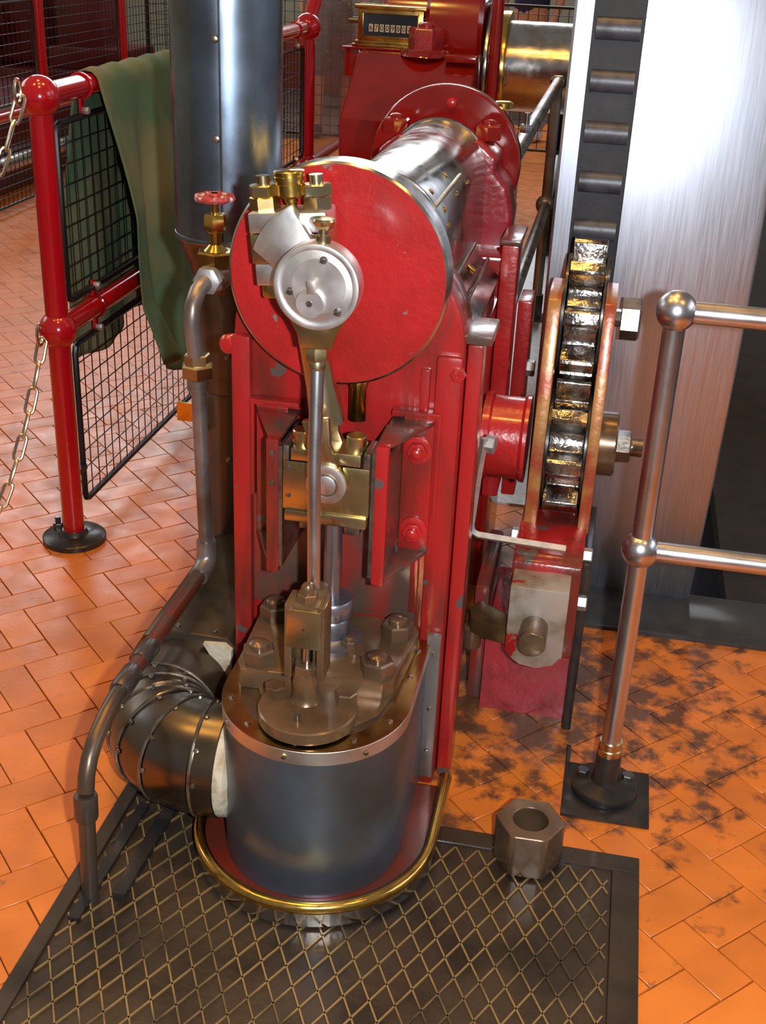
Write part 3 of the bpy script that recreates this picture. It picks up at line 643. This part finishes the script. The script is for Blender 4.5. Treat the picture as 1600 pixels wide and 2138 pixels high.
mk('drive_rod', MB().cyl((cx-hw-.05, 5.78, 1.215), (cx-hw, 5.78, 1.215), .014, n=14).cyl((cx+hw, 5.78, 1.235), (cx+hw+.10, 5.78, 1.235), .011, n=14).obox((cx-hw-.05, 5.78, 1.27), (.008, 0, 0), (0, .008, 0), (-.01, 0, .07)), GUN, CT)

# ------------------------------------------------------------------ railings
def rail_post(T, x, y, zs, R, RB, mat, base, zbase=0):
    p_ = mk('post', MB().cyl((x, y, zbase+.02), (x, y, zs[-1]), R, n=24), mat, T)
    for z in zs: mk('ball', MB().sphere((x, y, z), RB, 28, 16), mat, p_)
    mk('base_flange', base, IRON, p_)
    return p_
RS = thing('steel_railing', (.126, 2.059, 0), 'brushed steel handrail with ball joints on a black flange, at the flywheel corner', 'railing')
bs = MB().lathe([(.066, .008), (.068, .012), (.068, .024), (.066, .028), (.030, .036), (.0265, .046), (.0255, .10), (.023, .104)], (.126, 2.059, 0), (0, 0, 1), 48)
rail_post(RS, .126, 2.059, (.572, 1.032), .0196, .0355, RAILST, bs)
mk('sleeve', MB().lathe([(.0235, 0), (.0245, .003), (.0245, .016), (.0228, .018), (.0228, .034)], (.126, 2.059, .100), (0, 0, 1), 28), YSTEEL, RS)
for a in (.35, 2.9): nut((.126+.048*cos(a), 2.059+.048*sin(a), .030), (0, 0, 1), .0135, .014, IRON, RS, 'base_bolt', rot=.4)
for z in (.572, 1.032): mk('rail', MB().cyl((.126, 2.059, z), (2.4, 2.059, z), .0190, n=28), RAILST, RS)
mk('second_post', MB().cyl((2.4, 2.059, .02), (2.4, 2.059, 1.03), .0196, n=20), RAILST, RS)
mk('base_plate', MB().box(.042, .219, 1.962, 2.135, .001, .009).box(.042, .052, 2.13, 2.20, .001, .006), IRON, RS, bev=.002)
RR = thing('rear_railing', (-.30, 4.6, 0), 'dark brass-tinted steel railing between the engine and the flywheel', 'railing')
bs = MB().lathe([(.060, 0), (.060, .02), (.03, .03), (.03, .12)], (-.298, 5.43, 0), (0, 0, 1), 24)
rail_post(RR, -.298, 5.43, (.525,), .0225, .045, GREYP, bs); mk('post_top', MB().cyl((-.298, 5.43, .5), (-.298, 5.43, 1.02), .0225, n=20), GREYP, RR)
mk('top_cap', MB().lathe([(.030, 0), (.034, .01), (.034, .03), (.02, .045), (0, .047)], (-.298, 5.44, 1.02), (0, 0, 1), 20), YSTEEL, RR)
bs = MB().lathe([(.060, 0), (.060, .02), (.03, .03), (.03, .12)], (-.325, 6.72, 0), (0, 0, 1), 24)
rail_post(RR, -.325, 6.72, (.525,), .0225, .045, IRON, bs); mk('post_top', MB().cyl((-.325, 6.72, .5), (-.325, 6.72, 1.0), .0225, n=20), IRON, RR)
mk('rail', MB().cyl((-.298, 5.45, 1.04), (-.29, 3.40, 1.04), .0225, n=20), RAILST, RR)
mk('rail', MB().cyl((-.298, 5.43, .525), (-.29, 3.35, .525), .0225, n=20), RAILST, RR)
mk('rail', MB().cyl((-.298, 5.43, .525), (-.325, 6.72, .525), .0225, n=20), GALV, RR)
mk('near_post', MB().cyl((-.29, 3.38, 0), (-.29, 3.38, 1.04), .0225, n=20), GREYP, RR)
kp = st(mk('trim_4', MB().box(-.42, -.14, 3.4, 9.0, -.006, .006), GALV)); kp['label'] = 'grey steel kerb plate under the rear railing'
# left railing, red
def mesh_panel(T, X, y0_, y1_, z0_, z1_, cell, wr, fr_=.009):
    f_ = mk('panel_frame', MB().tube([(X, y0_, z0_+.02), (X, y0_, z1_-.02), (X, y0_+.006, z1_-.006), (X, y0_+.02, z1_), (X, y1_-.02, z1_), (X, y1_-.006, z1_-.006), (X, y1_, z1_-.02), (X, y1_, z0_+.02), (X, y1_-.006, z0_+.006), (X, y1_-.02, z0_), (X, y0_+.02, z0_), (X, y0_+.006, z0_+.006)], fr_, 8, True), WIRE, T)
    m_ = MB(); y = y0_+cell
    while y < y1_-.01: m_.cyl((X, y, z0_), (X, y, z1_), wr, n=5); y += cell
    z = z1_-cell
    while z > z0_+.01: m_.cyl((X+2*wr, y0_, z), (X+2*wr, y1_, z), wr, n=5); z -= cell
    mk('wire_mesh', m_, WIRE, f_, kind='stuff')
    return f_
XL = -1.39
RL = thing('red_railing', (XL, 4.1, 0), 'glossy red tubular railing with ball joints and black mesh panels, draped with green canvas', 'railing')
bs = MB().lathe([(.088, 0), (.088, .014), (.083, .018), (.04, .022), (.034, .032), (.032, .034)], (XL, 2.825, 0), (0, 0, 1), 40)
rail_post(RL, XL, 2.825, (.617, 1.200), .0295, .050, RAILRED, bs)
nut((XL-.052, 2.835, .018), (0, 0, 1), .014, .022, IRON, RL, 'base_bolt', .02, .008, dome=False)
bs = MB().lathe([(.088, 0), (.088, .014), (.083, .018), (.04, .022), (.034, .032), (.032, .034)], (XL, 5.41, 0), (0, 0, 1), 32)
rail_post(RL, XL, 5.41, (.617, 1.200), .034, .058, RAILRED, bs)
for z in (.617, 1.200): mk('rail', MB().cyl((XL, 2.825, z), (XL, 5.41, z), .0285, n=24), RAILRED, RL)
mk('rail', MB().cyl((XL, 5.41, .617), (XL, 7.6, .617), .0285, n=20), RAILRED, RL)
mk('rising_rail', MB().cyl((XL, 5.41, 1.2), (XL, 6.6, 2.15), .032, n=20), RAILRED, RL)
for y in (3.06, 5.20):
    for z, s in ((1.2, -1), (.617, 1), (.617, -1)):
        c_ = mk('clamp', MB().tube([(XL+.031*cos(a), y, z+.031*sin(a)) for a in [2*pi*i/20 for i in range(20)]], .004, 6, True).obox((XL, y, z+s*.052), (.004, 0, 0), (0, .010, 0), (0, 0, .022)), RAILRED, RL)
        nut((XL+.004, y, z+s*.060), (1, 0, 0), .010, .016, GALV, c_, 'clamp_nut')
mesh_panel(RL, XL, 2.90, 5.33, .672, 1.125, .052, .0018); mesh_panel(RL, XL, 2.915, 5.33, .082, .545, .052, .0018)
mk('hinge_clip', MB().obox((XL, 2.88, .19), (.012, 0, 0), (0, .035, 0), (0, 0, .008)), WIRE, RL)
# clear guard sheet on the far part of the rail
GL = bpy.data.materials.new('hazy_acrylic'); GL.use_nodes = True
nt = GL.node_tree; b = nt.nodes['Principled BSDF']; b.inputs['Base Color'].default_value = (.85, .86, .86, 1); b.inputs['Roughness'].default_value = .1
tr = nt.nodes.new('ShaderNodeBsdfTransparent'); df = nt.nodes.new('ShaderNodeBsdfDiffuse'); df.inputs[0].default_value = (.55, .50, .48, 1)
gs = nt.nodes.new('ShaderNodeBsdfGlossy'); gs.inputs['Roughness'].default_value = .08
m1 = nt.nodes.new('ShaderNodeMixShader'); m1.inputs[0].default_value = .22; m2 = nt.nodes.new('ShaderNodeMixShader'); m2.inputs[0].default_value = .05
nt.links.new(tr.outputs[0], m1.inputs[1]); nt.links.new(df.outputs[0], m1.inputs[2]); nt.links.new(m1.outputs[0], m2.inputs[1]); nt.links.new(gs.outputs[0], m2.inputs[2])
nt.links.new(m2.outputs[0], nt.nodes['Material Output'].inputs[0])
tag(mk('guard_screen', MB().yz([(5.48, .648), (7.5, .648), (7.5, 1.9), (6.34, 1.885), (5.48, 1.20)], XL-.003, XL+.003), GL), 'hazy clear plastic guard screen standing on the far red rail', 'screen')
# second red fence across the walkway
X2 = -3.46
R2 = thing('distant_railing', (X2, 7.5, 0), 'far red tubular railing with fine mesh in front of the dark red machine', 'railing')
for y in (5.6, 7.09, 8.34, 9.6):
    bs = MB().lathe([(.08, 0), (.08, .02), (.04, .03)], (X2, y, 0), (0, 0, 1), 20); rail_post(R2, X2, y, (.545, 1.2), .036, .056, RAILRED, bs)
for z in (.545, 1.2): mk('rail', MB().cyl((X2, 5.6, z), (X2, 9.6, z), .032, n=18), RAILRED, R2)
for ya, yb in ((5.66, 7.03), (7.15, 8.28), (8.4, 9.54)):
    mesh_panel(R2, X2, ya, yb, .05, .49, .055, .0024); mesh_panel(R2, X2, ya, yb, .60, 1.14, .055, .0024)
# black mesh fence at the back of the hall
RB_ = thing('mesh_fence', (-1.4, 9.7, 0), 'black wire mesh fence across the back of the hall', 'fence')
m_ = MB(); fr_ = MB()
for x in [-3.8+.075*i for i in range(78)]: m_.cyl((x, 9.7, .09), (x, 9.7, 1.12), .003, n=5)
for z in [.09+.075*i for i in range(14)]: m_.cyl((-3.8, 9.694, z), (2.0, 9.694, z), .003, n=5)
mk('wire_mesh', m_, WIRE, RB_, kind='stuff')
for z in (.09, 1.12): mk('bar', MB().cyl((-3.8, 9.7, z), (2.0, 9.7, z), .011, n=8), WIRE, RB_)
for x in (-3.8, -2.9, -1.2, .5, 2.0): mk('upright', MB().cyl((x, 9.7, 0), (x, 9.7, 1.12), .016, n=8), WIRE, RB_)

# ------------------------------------------------------------------ chains
def chain(A, B, sag, label):
    A, B = V(A), V(B); T = thing('safety_chain', A, label, 'chain', None)
    L_ = .056; r = .0042; half = .024; wd = .0112
    lk = [(wd, y, 0) for y in (-half, 0, half)]+[(wd*cos(a), half+wd*sin(a), 0) for a in (pi/4, pi/2, 3*pi/4)]+[(-wd, y, 0) for y in (half, 0, -half)]+[(wd*cos(a), -half+wd*sin(a), 0) for a in (5*pi/4, 3*pi/2, 7*pi/4)]
    src = mk('link', MB().tube(lk, r, 7, True), CHAINM, T, origin=(0, 0, 0)); me = src.data; bpy.data.objects.remove(src)
    pts = [A+(B-A)*(i/200)-V((0, 0, sag*4*(i/200)*(1-i/200))) for i in range(201)]
    acc = 0; last = pts[0]; k = 0; step = 2*(half+wd)-2*r-.002
    pos = [pts[0]]
    for p_ in pts[1:]:
        if (p_-pos[-1]).length >= step: pos.append(p_)
    for k in range(len(pos)-1):
        o = bpy.data.objects.new('link', me); COL.objects.link(o); o.parent = T
        d = (pos[k+1]-pos[k]).normalized(); c = (pos[k]+pos[k+1])/2
        q = d.to_track_quat('Y', 'Z').to_matrix().to_4x4() @ Matrix.Rotation(radians(45 if k % 2 else -45), 4, 'Y')
        o.matrix_basis = Matrix.Translation(c-WL[T.name]) @ q
    mk('ring', MB().tube([(A.x-.006, A.y-.004+.016*cos(a), A.z+.010+.028*sin(a)) for a in [2*pi*i/18 for i in range(18)]], .0042, 7, True), CHAINM, T)
chain((-1.412, 2.775, 1.205), (-1.74, 2.1, 1.2), .42, 'upper zinc safety chain hanging from the top ball of the red post')
chain((-1.412, 2.78, .605), (-1.60, 2.0, .60), .50, 'lower zinc safety chain hanging from the middle ball of the red post')

# ------------------------------------------------------------------ canvas over the rail
def drape():
    NU, NVv = 60, 90; vs = []; fs = []
    Lb, Lf = .82, .89
    for i in range(NU+1):
        u = i/NU
        for j in range(NVv+1):
            s = -Lb+(Lb+Lf)*j/NVv; ro = .034
            ph = s/ro
            if abs(ph) < pi/2: x = ro*sin(ph); z = ro*cos(ph); dn = 0
            else: x = ro*(1 if s > 0 else -1); dn = abs(s)-ro*pi/2; z = -dn
            y = 3.10+.86*u
            k = min(1, dn/.35)
            fold = .5+.5*sin(u*15+.8*sin(s*3)+.4); f2 = sin(u*31+2+s*2)
            if s > 0:
                x += k*(.055*fold+.012*f2)+.02*k; y += dn*(.09*(1-u)-.02*u)+.012*k*sin(s*9+u*4)
                if dn > .62: x += (dn-.62)*.25; y += .03*sin(u*22)*(dn-.62)/.2
                z += .05*sin(u*9+1.2)*max(0, dn-.55)/.25
            else:
                x -= k*(.05*(.5+.5*sin(u*13+2))+.008*f2); y += -.02*k+dn*.02; z += .06*u*max(0, dn-.45)/.25
            vs.append((XL+x, y, 1.2+z+.003*sin(u*40)))
    for i in range(NU):
        for j in range(NVv):
            a = i*(NVv+1)+j; fs.append((a, a+1, a+NVv+2, a+NVv+1))
    return MB().add(vs, fs)
cl = mk('canvas_sheet', drape(), CLOTH, ang=80); sm = cl.modifiers.new('thickness', 'SOLIDIFY'); sm.thickness = .004; sm.offset = 1
tag(cl, 'worn green canvas sheet draped over the red railing', 'canvas')

# ------------------------------------------------------------------ pipes
SPX, SPY = -.822, 2.53
SP_ = thing('steam_pipe', (SPX, SPY, 0), 'tall wide blued steel clad steam pipe with a riveted seam behind the engine', 'pipe')
mk('upper_cladding', MB().cyl((SPX, SPY, .985), (SPX, SPY, 3.4), .116, n=64), PIPEBL, SP_)
mk('lap_ring', MB().cyl((SPX, SPY, .978), (SPX, SPY, .990), .1175, n=64), PIPEBL, SP_, bev=.002)
mk('cone', MB().cyl((SPX, SPY, .86), (SPX, SPY, .98), .066, .114, n=64), LAGM, SP_)
mk('lower_cladding', MB().cyl((SPX, SPY, .62), (SPX, SPY, .862), .066, n=48), LAGM, SP_)
mk('lower_cladding', MB().cyl((SPX, SPY, .10), (SPX, SPY, .625), .068, n=48), DARKP, SP_)
sa = radians(-79); d = V((cos(sa), sin(sa), 0)); tg = V((-d.y, d.x, 0))
mk('seam', MB().obox(V((SPX, SPY, 2.19))+d*.1165, tg*.0022, d*.0022, (0, 0, 1.2)), IRON, SP_)
for z in (1.005, 1.20, 1.39, 1.58): mk('seam_rivet', MB().lathe([(.0085, 0), (.007, .004), (0, .0065)], V((SPX, SPY, z))+(d*.996-tg*.08)*.116, d-tg*.08, 12), GUN, SP_)
for z, r in ((.93, .098), (.72, .066), (.47, .068)): mk('seam_rivet', MB().lathe([(.0085, 0), (.007, .004), (0, .0065)], V((SPX, SPY, z))+d*r, d, 12), GUN, SP_)
mk('bracket', MB().obox((SPX-.080, SPY-.06, .575), (.032, 0, 0), (0, .004, 0), (0, 0, .022)).obox((SPX-.05, SPY-.065, .57), (.004, 0, 0), (0, .02, 0), (-.01, 0, .035)), BRASS, SP_)
# lagged trunk and elbow into the cylinder
EL = thing('lagged_elbow_pipe', (-.72, 2.0, 0), 'dark sheet-metal lagged elbow pipe with riveted bands entering the cylinder', 'pipe')
tk = [(-.885, .03), (-.645, .03), (-.645, .26), (-.665, .282), (-.80, .284), (-.85, .262), (-.885, .20)]
mk('trunk', MB().xz(tk, 2.00, 2.66), LAGM, EL, bev=.006)
mk('trunk_filling', MB().xz([(-.72, .10), (-.69, .05), (-.655, .05), (-.655, .262), (-.67, .274), (-.715, .27), (-.695, .235), (-.70, .18)], 1.988, 2.002), PLASTER, EL)
for x, y in ((-.70, 2.02), (-.66, 2.2), (-.78, 2.02)): mk('rivet', MB().lathe([(.006, 0), (.005, .003), (0, .004)], (x, y, .284), (0, 0, 1), 10), GUN, EL)
ER = .108; EZ = .160; bc = V((-.635, 1.900, EZ)); br_ = .128
def elb(a): return bc+V((-br_*cos(a), -br_*sin(a), 0))
mk('straight_leg', MB().cyl((bc.x-br_, 2.02, EZ), (bc.x-br_, 1.895, EZ), ER-.002, n=56), LAGM, EL)
segs = [0, 15, 30, 45, 64, 90]
for k in range(5):
    a, b_ = radians(segs[k]), radians(segs[k+1])
    mk('segment', MB().tube([elb(a+(b_-a)*i/4) for i in range(5)], ER-.001*(k % 2), 56), LAGM if k < 3 else ELBM, EL, ang=50)
mk('end_sleeve', MB().cyl(elb(pi/2), elb(pi/2)+V((.042, 0, 0)), ER, n=56), ELBM, EL)
mk('end_filling', MB().lathe([(ER-.008, 0), (ER-.002, .004), (ER-.004, .022), (ER-.014, .03)], elb(pi/2)+V((.040, 0, 0)), (1, 0, 0), 40), PLASTER, EL)
for k, a in enumerate(segs):
    a = radians(a); c = elb(a); tn = V((sin(a), -cos(a), 0)); u = V((-cos(a), -sin(a), 0)); wv = V((0, 0, 1))
    bd_ = mk('band', MB().tube([c+tn*s_+(u*cos(q)+wv*sin(q))*(ER+.0015) for s_ in (0,) for q in [2*pi*i/48 for i in range(48)]], .0034, 6, True), GUN, EL)
    for q in (.15, .75, 1.4, 2.0):
        n_ = u*cos(q)+wv*sin(q); mk('rivet', MB().lathe([(.0055, 0), (.0045, .003), (0, .0045)], c+tn*.008+n_*ER, n_, 9), GUN, bd_)
# drain pipe with stop valve
TX = -.774
DP = thing('drain_pipe', (TX, 1.522, 0), 'thin dark drain pipe bending up to a brass stop valve with a red wheel', 'pipe')
def arc3(c, a, b_, R, n=8, t0=0, t1=pi/2): return [V(c)+V(a)*R*cos(t0+(t1-t0)*i/n)+V(b_)*R*sin(t0+(t1-t0)*i/n) for i in range(n+1)]
foot = [V((TX, 1.522, .004)), V((TX, 1.535, .215))]
bend = [V((TX, 1.538, .235)), V((TX, 1.545, .262)), V((TX, 1.562, .288)), V((TX, 1.59, .308)), V((TX, 1.63, .324)), V((TX, 1.68, .333)), V((TX, 1.76, .336))]
mk('foot_pipe', MB().tube(foot, .0150, 18), DARKP, DP); mk('coupling', MB().lathe([(.0195, 0), (.021, .004), (.021, .046), (.0195, .05)], (TX, 1.5325, .180), (0, .06, 1), 24), DARKP, DP)
mk('bend', MB().tube(bend, .0152, 18), DARKP, DP)
mk('coupling', MB().lathe([(.0185, 0), (.0205, .004), (.0205, .064), (.0185, .068)], (TX, 1.70, .334), (0, 1, .02), 24), DARKP, DP)
mk('coupling', MB().lathe([(.018, 0), (.0195, .004), (.0195, .056), (.018, .06)], (TX, 1.80, .336), (0, 1, 0), 24), DARKP, DP)
mk('level_pipe', MB().cyl((TX, 1.76, .336), (TX, 2.16, .340), .0160, n=20), pm('rusty_pipe_metal', (.11, .07, .05), .35, .5, (.20, .035, .02), 14, .48, .62, .06, 60), DP)
mk('elbow_fitting', MB().tube([V((TX, 2.135, .339)), V((TX, 2.165, .341)), V((TX, 2.183, .350)), V((TX, 2.190, .368)), V((TX, 2.190, .400))], [.0205, .021, .022, .021, .0205], 20), GREYP, DP)
mk('riser', MB().tube([(TX, 2.19, .39), (TX, 2.178, .60), (TX, 2.168, .775)], .0155, 18), GREYP, DP)
un = mk('union', MB().lathe([(.022, 0), (.022, .022), (.026, .026), (.026, .030)], (TX, 2.167, .752), (0, 0, 1), 24), GREYP, DP)
nut((TX, 2.167, .780), (0, 0, 1), .034, .026, YSTEEL, un, 'union_nut', rot=.3); nut((TX, 2.166, .806), (0, 0, 1), .026, .022, YSTEEL, un, 'union_nut')
mk('swan_neck', MB().tube([(TX, 2.165, .80), (TX, 2.150, .86), (TX, 2.140, .90), (TX+.001, 2.146, .93), (TX+.004, 2.168, .953), (TX+.008, 2.20, .962), (TX+.010, 2.225, .963)], .0165, 18), GREYP, DP)
vb = V((TX+.012, 2.258, .965))
vl = mk('valve_body', MB().sphere(vb, .034, 24, 14).cyl(vb-V((.002, .045, 0)), vb+V((.002, .05, 0)), .027, n=6), GALV, DP, bev=.003)
nut(vb+V((0, -.045, 0)), (0, -1, 0), .028, .018, GALV, vl, 'inlet_nut')
nut(vb+V((0, 0, .018)), (0, 0, 1), .040, .030, BRASS, vl, 'bonnet_nut', rot=.25)
mk('bonnet', MB().lathe([(.024, 0), (.018, .006), (.0125, .012), (.0125, .034), (.018, .038), (.018, .044)], vb+V((0, 0, .048)), (0, 0, 1), 22), BRASS, vl)
nut(vb+V((0, 0, .090)), (0, 0, 1), .0225, .030, BRASS, vl, 'packing_nut', rot=.1)
mk('stem', MB().cyl(vb+V((0, 0, .115)), vb+V((0, 0, .160)), .0075, n=14), BRASS, vl)
hwc = vb+V((0, 0, .150)); mb = MB().tube([hwc+V((.034*cos(a)*(1+.05*cos(8*a)), .034*sin(a)*(1+.05*cos(8*a)), 0)) for a in [2*pi*i/64 for i in range(64)]], .0062, 8, True)
for k in range(6): mb.cyl(hwc, hwc+V((.034*cos(k*pi/3), .034*sin(k*pi/3), 0)), .0045, n=8)
mb.lathe([(.011, -.006), (.011, .006), (.006, .010), (0, .010)], hwc, (0, 0, 1), 14)
mk('hand_wheel', mb, HANDW, vl)
mk('outlet_stub', MB().cyl(vb+V((0, .04, 0)), (SPX+.03, SPY-.05, .965), .024, n=18), GREYP, DP)

# ------------------------------------------------------------------ loose hexagon nut on the floor
hx = V((-.014, 1.812, .0125)); m_ = MB(); RN = .066; HN = .092
vs = []; fs = []; n = 36
out = []; 
for k in range(6):
    a0_, a1_ = radians(60*k+62), radians(60*(k+1)+62)
    for q in range(6): 
        p_ = V((cos(a0_), sin(a0_), 0)).lerp(V((cos(a1_), sin(a1_), 0)), q/6)*RN; out.append(p_)
for z, ring in ((0, out), (HN, out)): vs += [hx+p_+V((0, 0, z)) for p_ in ring]
ri = .033
for z in (HN, 0): vs += [hx+V((p_.normalized()*ri).to_tuple())+V((0, 0, z)) for p_ in out]
for A, B in ((0, 36), (36, 72), (72, 108), (108, 0)):
    for i in range(36): fs.append((A+i, A+(i+1) % 36, B+(i+1) % 36, B+i))
tag(mk('hexagon_nut', m_.add(vs, fs), OILY, bev=.0015, seg=1), 'large loose dark steel hexagon nut standing on the floor plate', 'nut')

# ------------------------------------------------------------------ far background
BE = thing('distant_engine', (-5.6, 10.0, 0), 'dark red stationary engine with brass fittings behind the far railing', 'engine')
mk('bed', MB().box(-6.4, -3.9, 9.6, 10.5, 0, .45), FARRED, BE, bev=.02)
mk('cylinder_block', MB().box(-5.35, -4.75, 9.8, 10.4, .45, 1.35), FARRED, BE, bev=.08, seg=3)
mk('cylinder_barrel', MB().cyl((-5.25, 9.75, .75), (-5.25, 9.55, .75), .22, n=28), FARRED, BE, bev=.02)
mk('valve_chest', MB().box(-4.65, -4.25, 9.85, 10.3, .45, 1.1).box(-4.72, -4.0, 9.8, 10.35, .45, .62), FARRED, BE, bev=.02)
for x, z in ((-5.5, .9), (-5.15, 1.02), (-5.2, .62)): mk('lubricator', MB().lathe([(.03, 0), (.03, .06), (.05, .07), (.05, .14), (.02, .16), (0, .16)], (x, 9.6, z), (0, 0, 1), 16), BRASS, BE)
for z in (.50, .36): mk('shaft_rod', MB().cyl((-7.0, 9.5, z), (-5.3, 9.5, z), .045, n=16), STEEL, BE)
mk('pillar', MB().cyl((-5.65, 9.4, 0), (-5.65, 9.4, 1.6), .035, n=14), GREYP, BE)
tag(mk('machine_guard', MB().yz([(6.3, 0), (9.2, 0), (9.2, .62), (8.5, .9), (7.6, 1.18), (6.3, 1.45)], -4.95, -4.85), BRN, bev=.01), 'brown boarded machine guard with a curved top behind the far railing', 'guard')
PLN = mk('machine_plinth', MB().box(-4.8, -3.75, 5.5, 9.3, 0, .42), FARRED, bev=.02); tag(PLN, 'low dark red machine plinth behind the far railing', 'plinth')
tag(mk('polished_bar', MB().cyl((-3.68, 5.5, .20), (-3.68, 9.3, .20), .05, n=20).cyl((-3.68, 5.6, 0), (-3.68, 5.6, .2), .03).cyl((-3.68, 9.2, 0), (-3.68, 9.2, .2), .03), STEEL), 'polished steel bar lying along the far machine plinth', 'bar')
tag(mk('display_board', MB().box(-3.32, -2.98, 10.6, 10.64, .25, 1.5).box(-3.3, -3.26, 10.5, 10.74, 0, .25).box(-3.04, -3.0, 10.5, 10.74, 0, .25), MINT, bev=.006), 'pale green standing board beyond the railing', 'board')
tag(mk('low_wall', MB().box(-2.9, -1.35, 12.0, 12.2, 0, 1.7), GREYW, bev=.01), 'grey masonry wall seen through the guard screen', 'wall')
tag(mk('red_skirting', MB().box(-2.9, -1.35, 11.95, 11.998, .12, .34), DADO, bev=.004), 'red skirting board along the grey wall', 'skirting')

# ------------------------------------------------------------------ people
def skinned(name, pts, edges, radii, mat, parent, root=0, lv=2):
    c = WL[parent.name]; me = bpy.data.meshes.new(name); me.from_pydata([V(p)-c for p in pts], edges, [])
    o = bpy.data.objects.new(name, me); COL.objects.link(o); o.parent = parent; WL[o.name] = c
    o.modifiers.new('skin', 'SKIN').use_smooth_shade = True
    o.modifiers.new('subsurf', 'SUBSURF').levels = lv; o.modifiers['subsurf'].render_levels = lv
    for k, r in enumerate(radii):
        sv = me.skin_vertices[0].data[k]; sv.radius = (r, r) if not isinstance(r, tuple) else r; sv.use_root = (k == root)
    me.materials.append(mat); return o
def person(x, y, face, label, top, legs, shoe, skirt=False, stride=.12):
    T = thing('person', (x, y, 0), label, 'person')
    ca, sa_ = cos(face), sin(face)
    def w(r, f, z): return (x+r*ca-f*sa_, y+r*sa_+f*ca, z)
    P = [w(0, 0, .98), w(0, 0, 1.15), w(0, 0, 1.38), w(0, .01, 1.50), w(0, .02, 1.62), w(0, .02, 1.74)]; Ed = [(0, 1), (1, 2), (2, 3), (3, 4), (4, 5)]
    Rr = [(.15, .11), (.13, .10), (.16, .11), .055, .085, .085]
    for s in (-1, 1):
        f = stride*s; b_ = len(P)
        P += [w(.09*s, 0, .92), w(.10*s, f*.7+.02, .52), w(.10*s, f*.9, .10), w(.105*s, f*.9+.05, .05), w(.11*s, f*.9+.16, .035)]
        Ed += [(0, b_), (b_, b_+1), (b_+1, b_+2), (b_+2, b_+3), (b_+3, b_+4)]; Rr += [.085, .058, .040, .042, .03]
        b_ = len(P)
        P += [w(.19*s, 0, 1.40), w(.25*s, -.02, 1.14), w(.23*s, .10, .92), w(.23*s, .13, .84)]
        Ed += [(2, b_), (b_, b_+1), (b_+1, b_+2), (b_+2, b_+3)]; Rr += [.055, .042, .030, .034]
        h = b_+3
        for q, (dr, df, dz) in enumerate(((-.02, .03, -.075), (-.007, .035, -.085), (.007, .03, -.08), (.02, .025, -.07), (-.035, .05, -.03))):
            b2 = len(P); a = P[h]; P.append((a[0]+dr*ca-df*.5*sa_, a[1]+dr*sa_+df*.5*ca, a[2]+dz*.55)); P.append((a[0]+dr*1.2*ca-df*sa_, a[1]+dr*1.2*sa_+df*ca, a[2]+dz)); Ed += [(h, b2), (b2, b2+1)]; Rr += [.010, .008]
    body = skinned('body', P, Ed, Rr, SKIN, T)
    # clothes follow the limbs
    TP = [w(0, 0, .95), w(0, 0, 1.15), w(0, 0, 1.40), w(0, 0, 1.47)]; TE = [(0, 1), (1, 2), (2, 3)]; TR = [(.175, .13), (.15, .12), (.175, .125), .075]
    for s in (-1, 1): TP += [w(.20*s, 0, 1.40), w(.255*s, -.02, 1.16)]; b_ = len(TP)-2; TE += [(2, b_), (b_, b_+1)]; TR += [.068, .056]
    skinned('shirt', TP, TE, TR, top, T, lv=2)
    if skirt:
        mk('skirt', MB().lathe([(.24, .50), (.20, .75), (.17, .98), (.15, 1.05)], (x, y, 0), (0, 0, 1), 24), legs, T)
    else:
        LP = [w(0, 0, .98), w(0, 0, .92)]; LE = [(0, 1)]; LR = [(.165, .125), (.16, .12)]
        for s in (-1, 1):
            f = stride*s; b_ = len(LP); LP += [w(.09*s, 0, .86), w(.10*s, f*.7+.02, .52), w(.10*s, f*.9, .09)]; LE += [(1, b_), (b_, b_+1), (b_+1, b_+2)]; LR += [.10, .075, .062]
        skinned('trousers', LP, LE, LR, legs, T)
    for s in (-1, 1):
        f = stride*s*.9; skinned('shoe', [w(.10*s, f-.03, .05), w(.105*s, f+.06, .05), w(.112*s, f+.18, .04)], [(0, 1), (1, 2)], [.05, .052, .042], shoe, T)
    hd = w(0, .02, 1.70); mk('hair', MB().sphere((hd[0]+.02*sa_, hd[1]-.02*ca, 1.72), .105, 18, 12), HAIR, T)
    for s in (-1, 1):
        q = w(.035*s, .115, 1.70); mk('eye', MB().sphere(q, .011, 10, 6), INK, T)
        q = w(.095*s, .02, 1.68); mk('ear', MB().sphere(q, .022, 10, 6, 1.4), SKIN, T)
    q = w(0, .125, 1.665); mk('nose', MB().sphere(q, .014, 10, 6, 1.6), SKIN, T); q = w(0, .115, 1.625); mk('mouth', MB().obox(q, (.022*ca, .022*sa_, 0), (-.006*sa_, .006*ca, 0), (0, 0, .005)), DRESS, T)
    return T
person(-.86, 10.7, radians(160), 'person in navy top, pale jeans and white trainers behind the back fence', NAVY, JEAN, WHITEF, stride=.16)
person(-2.45, 10.35, radians(190), 'person in dark brown skirt and dark shoes seen through the guard screen', DRESS, DRESS, HAIR, True, .14)
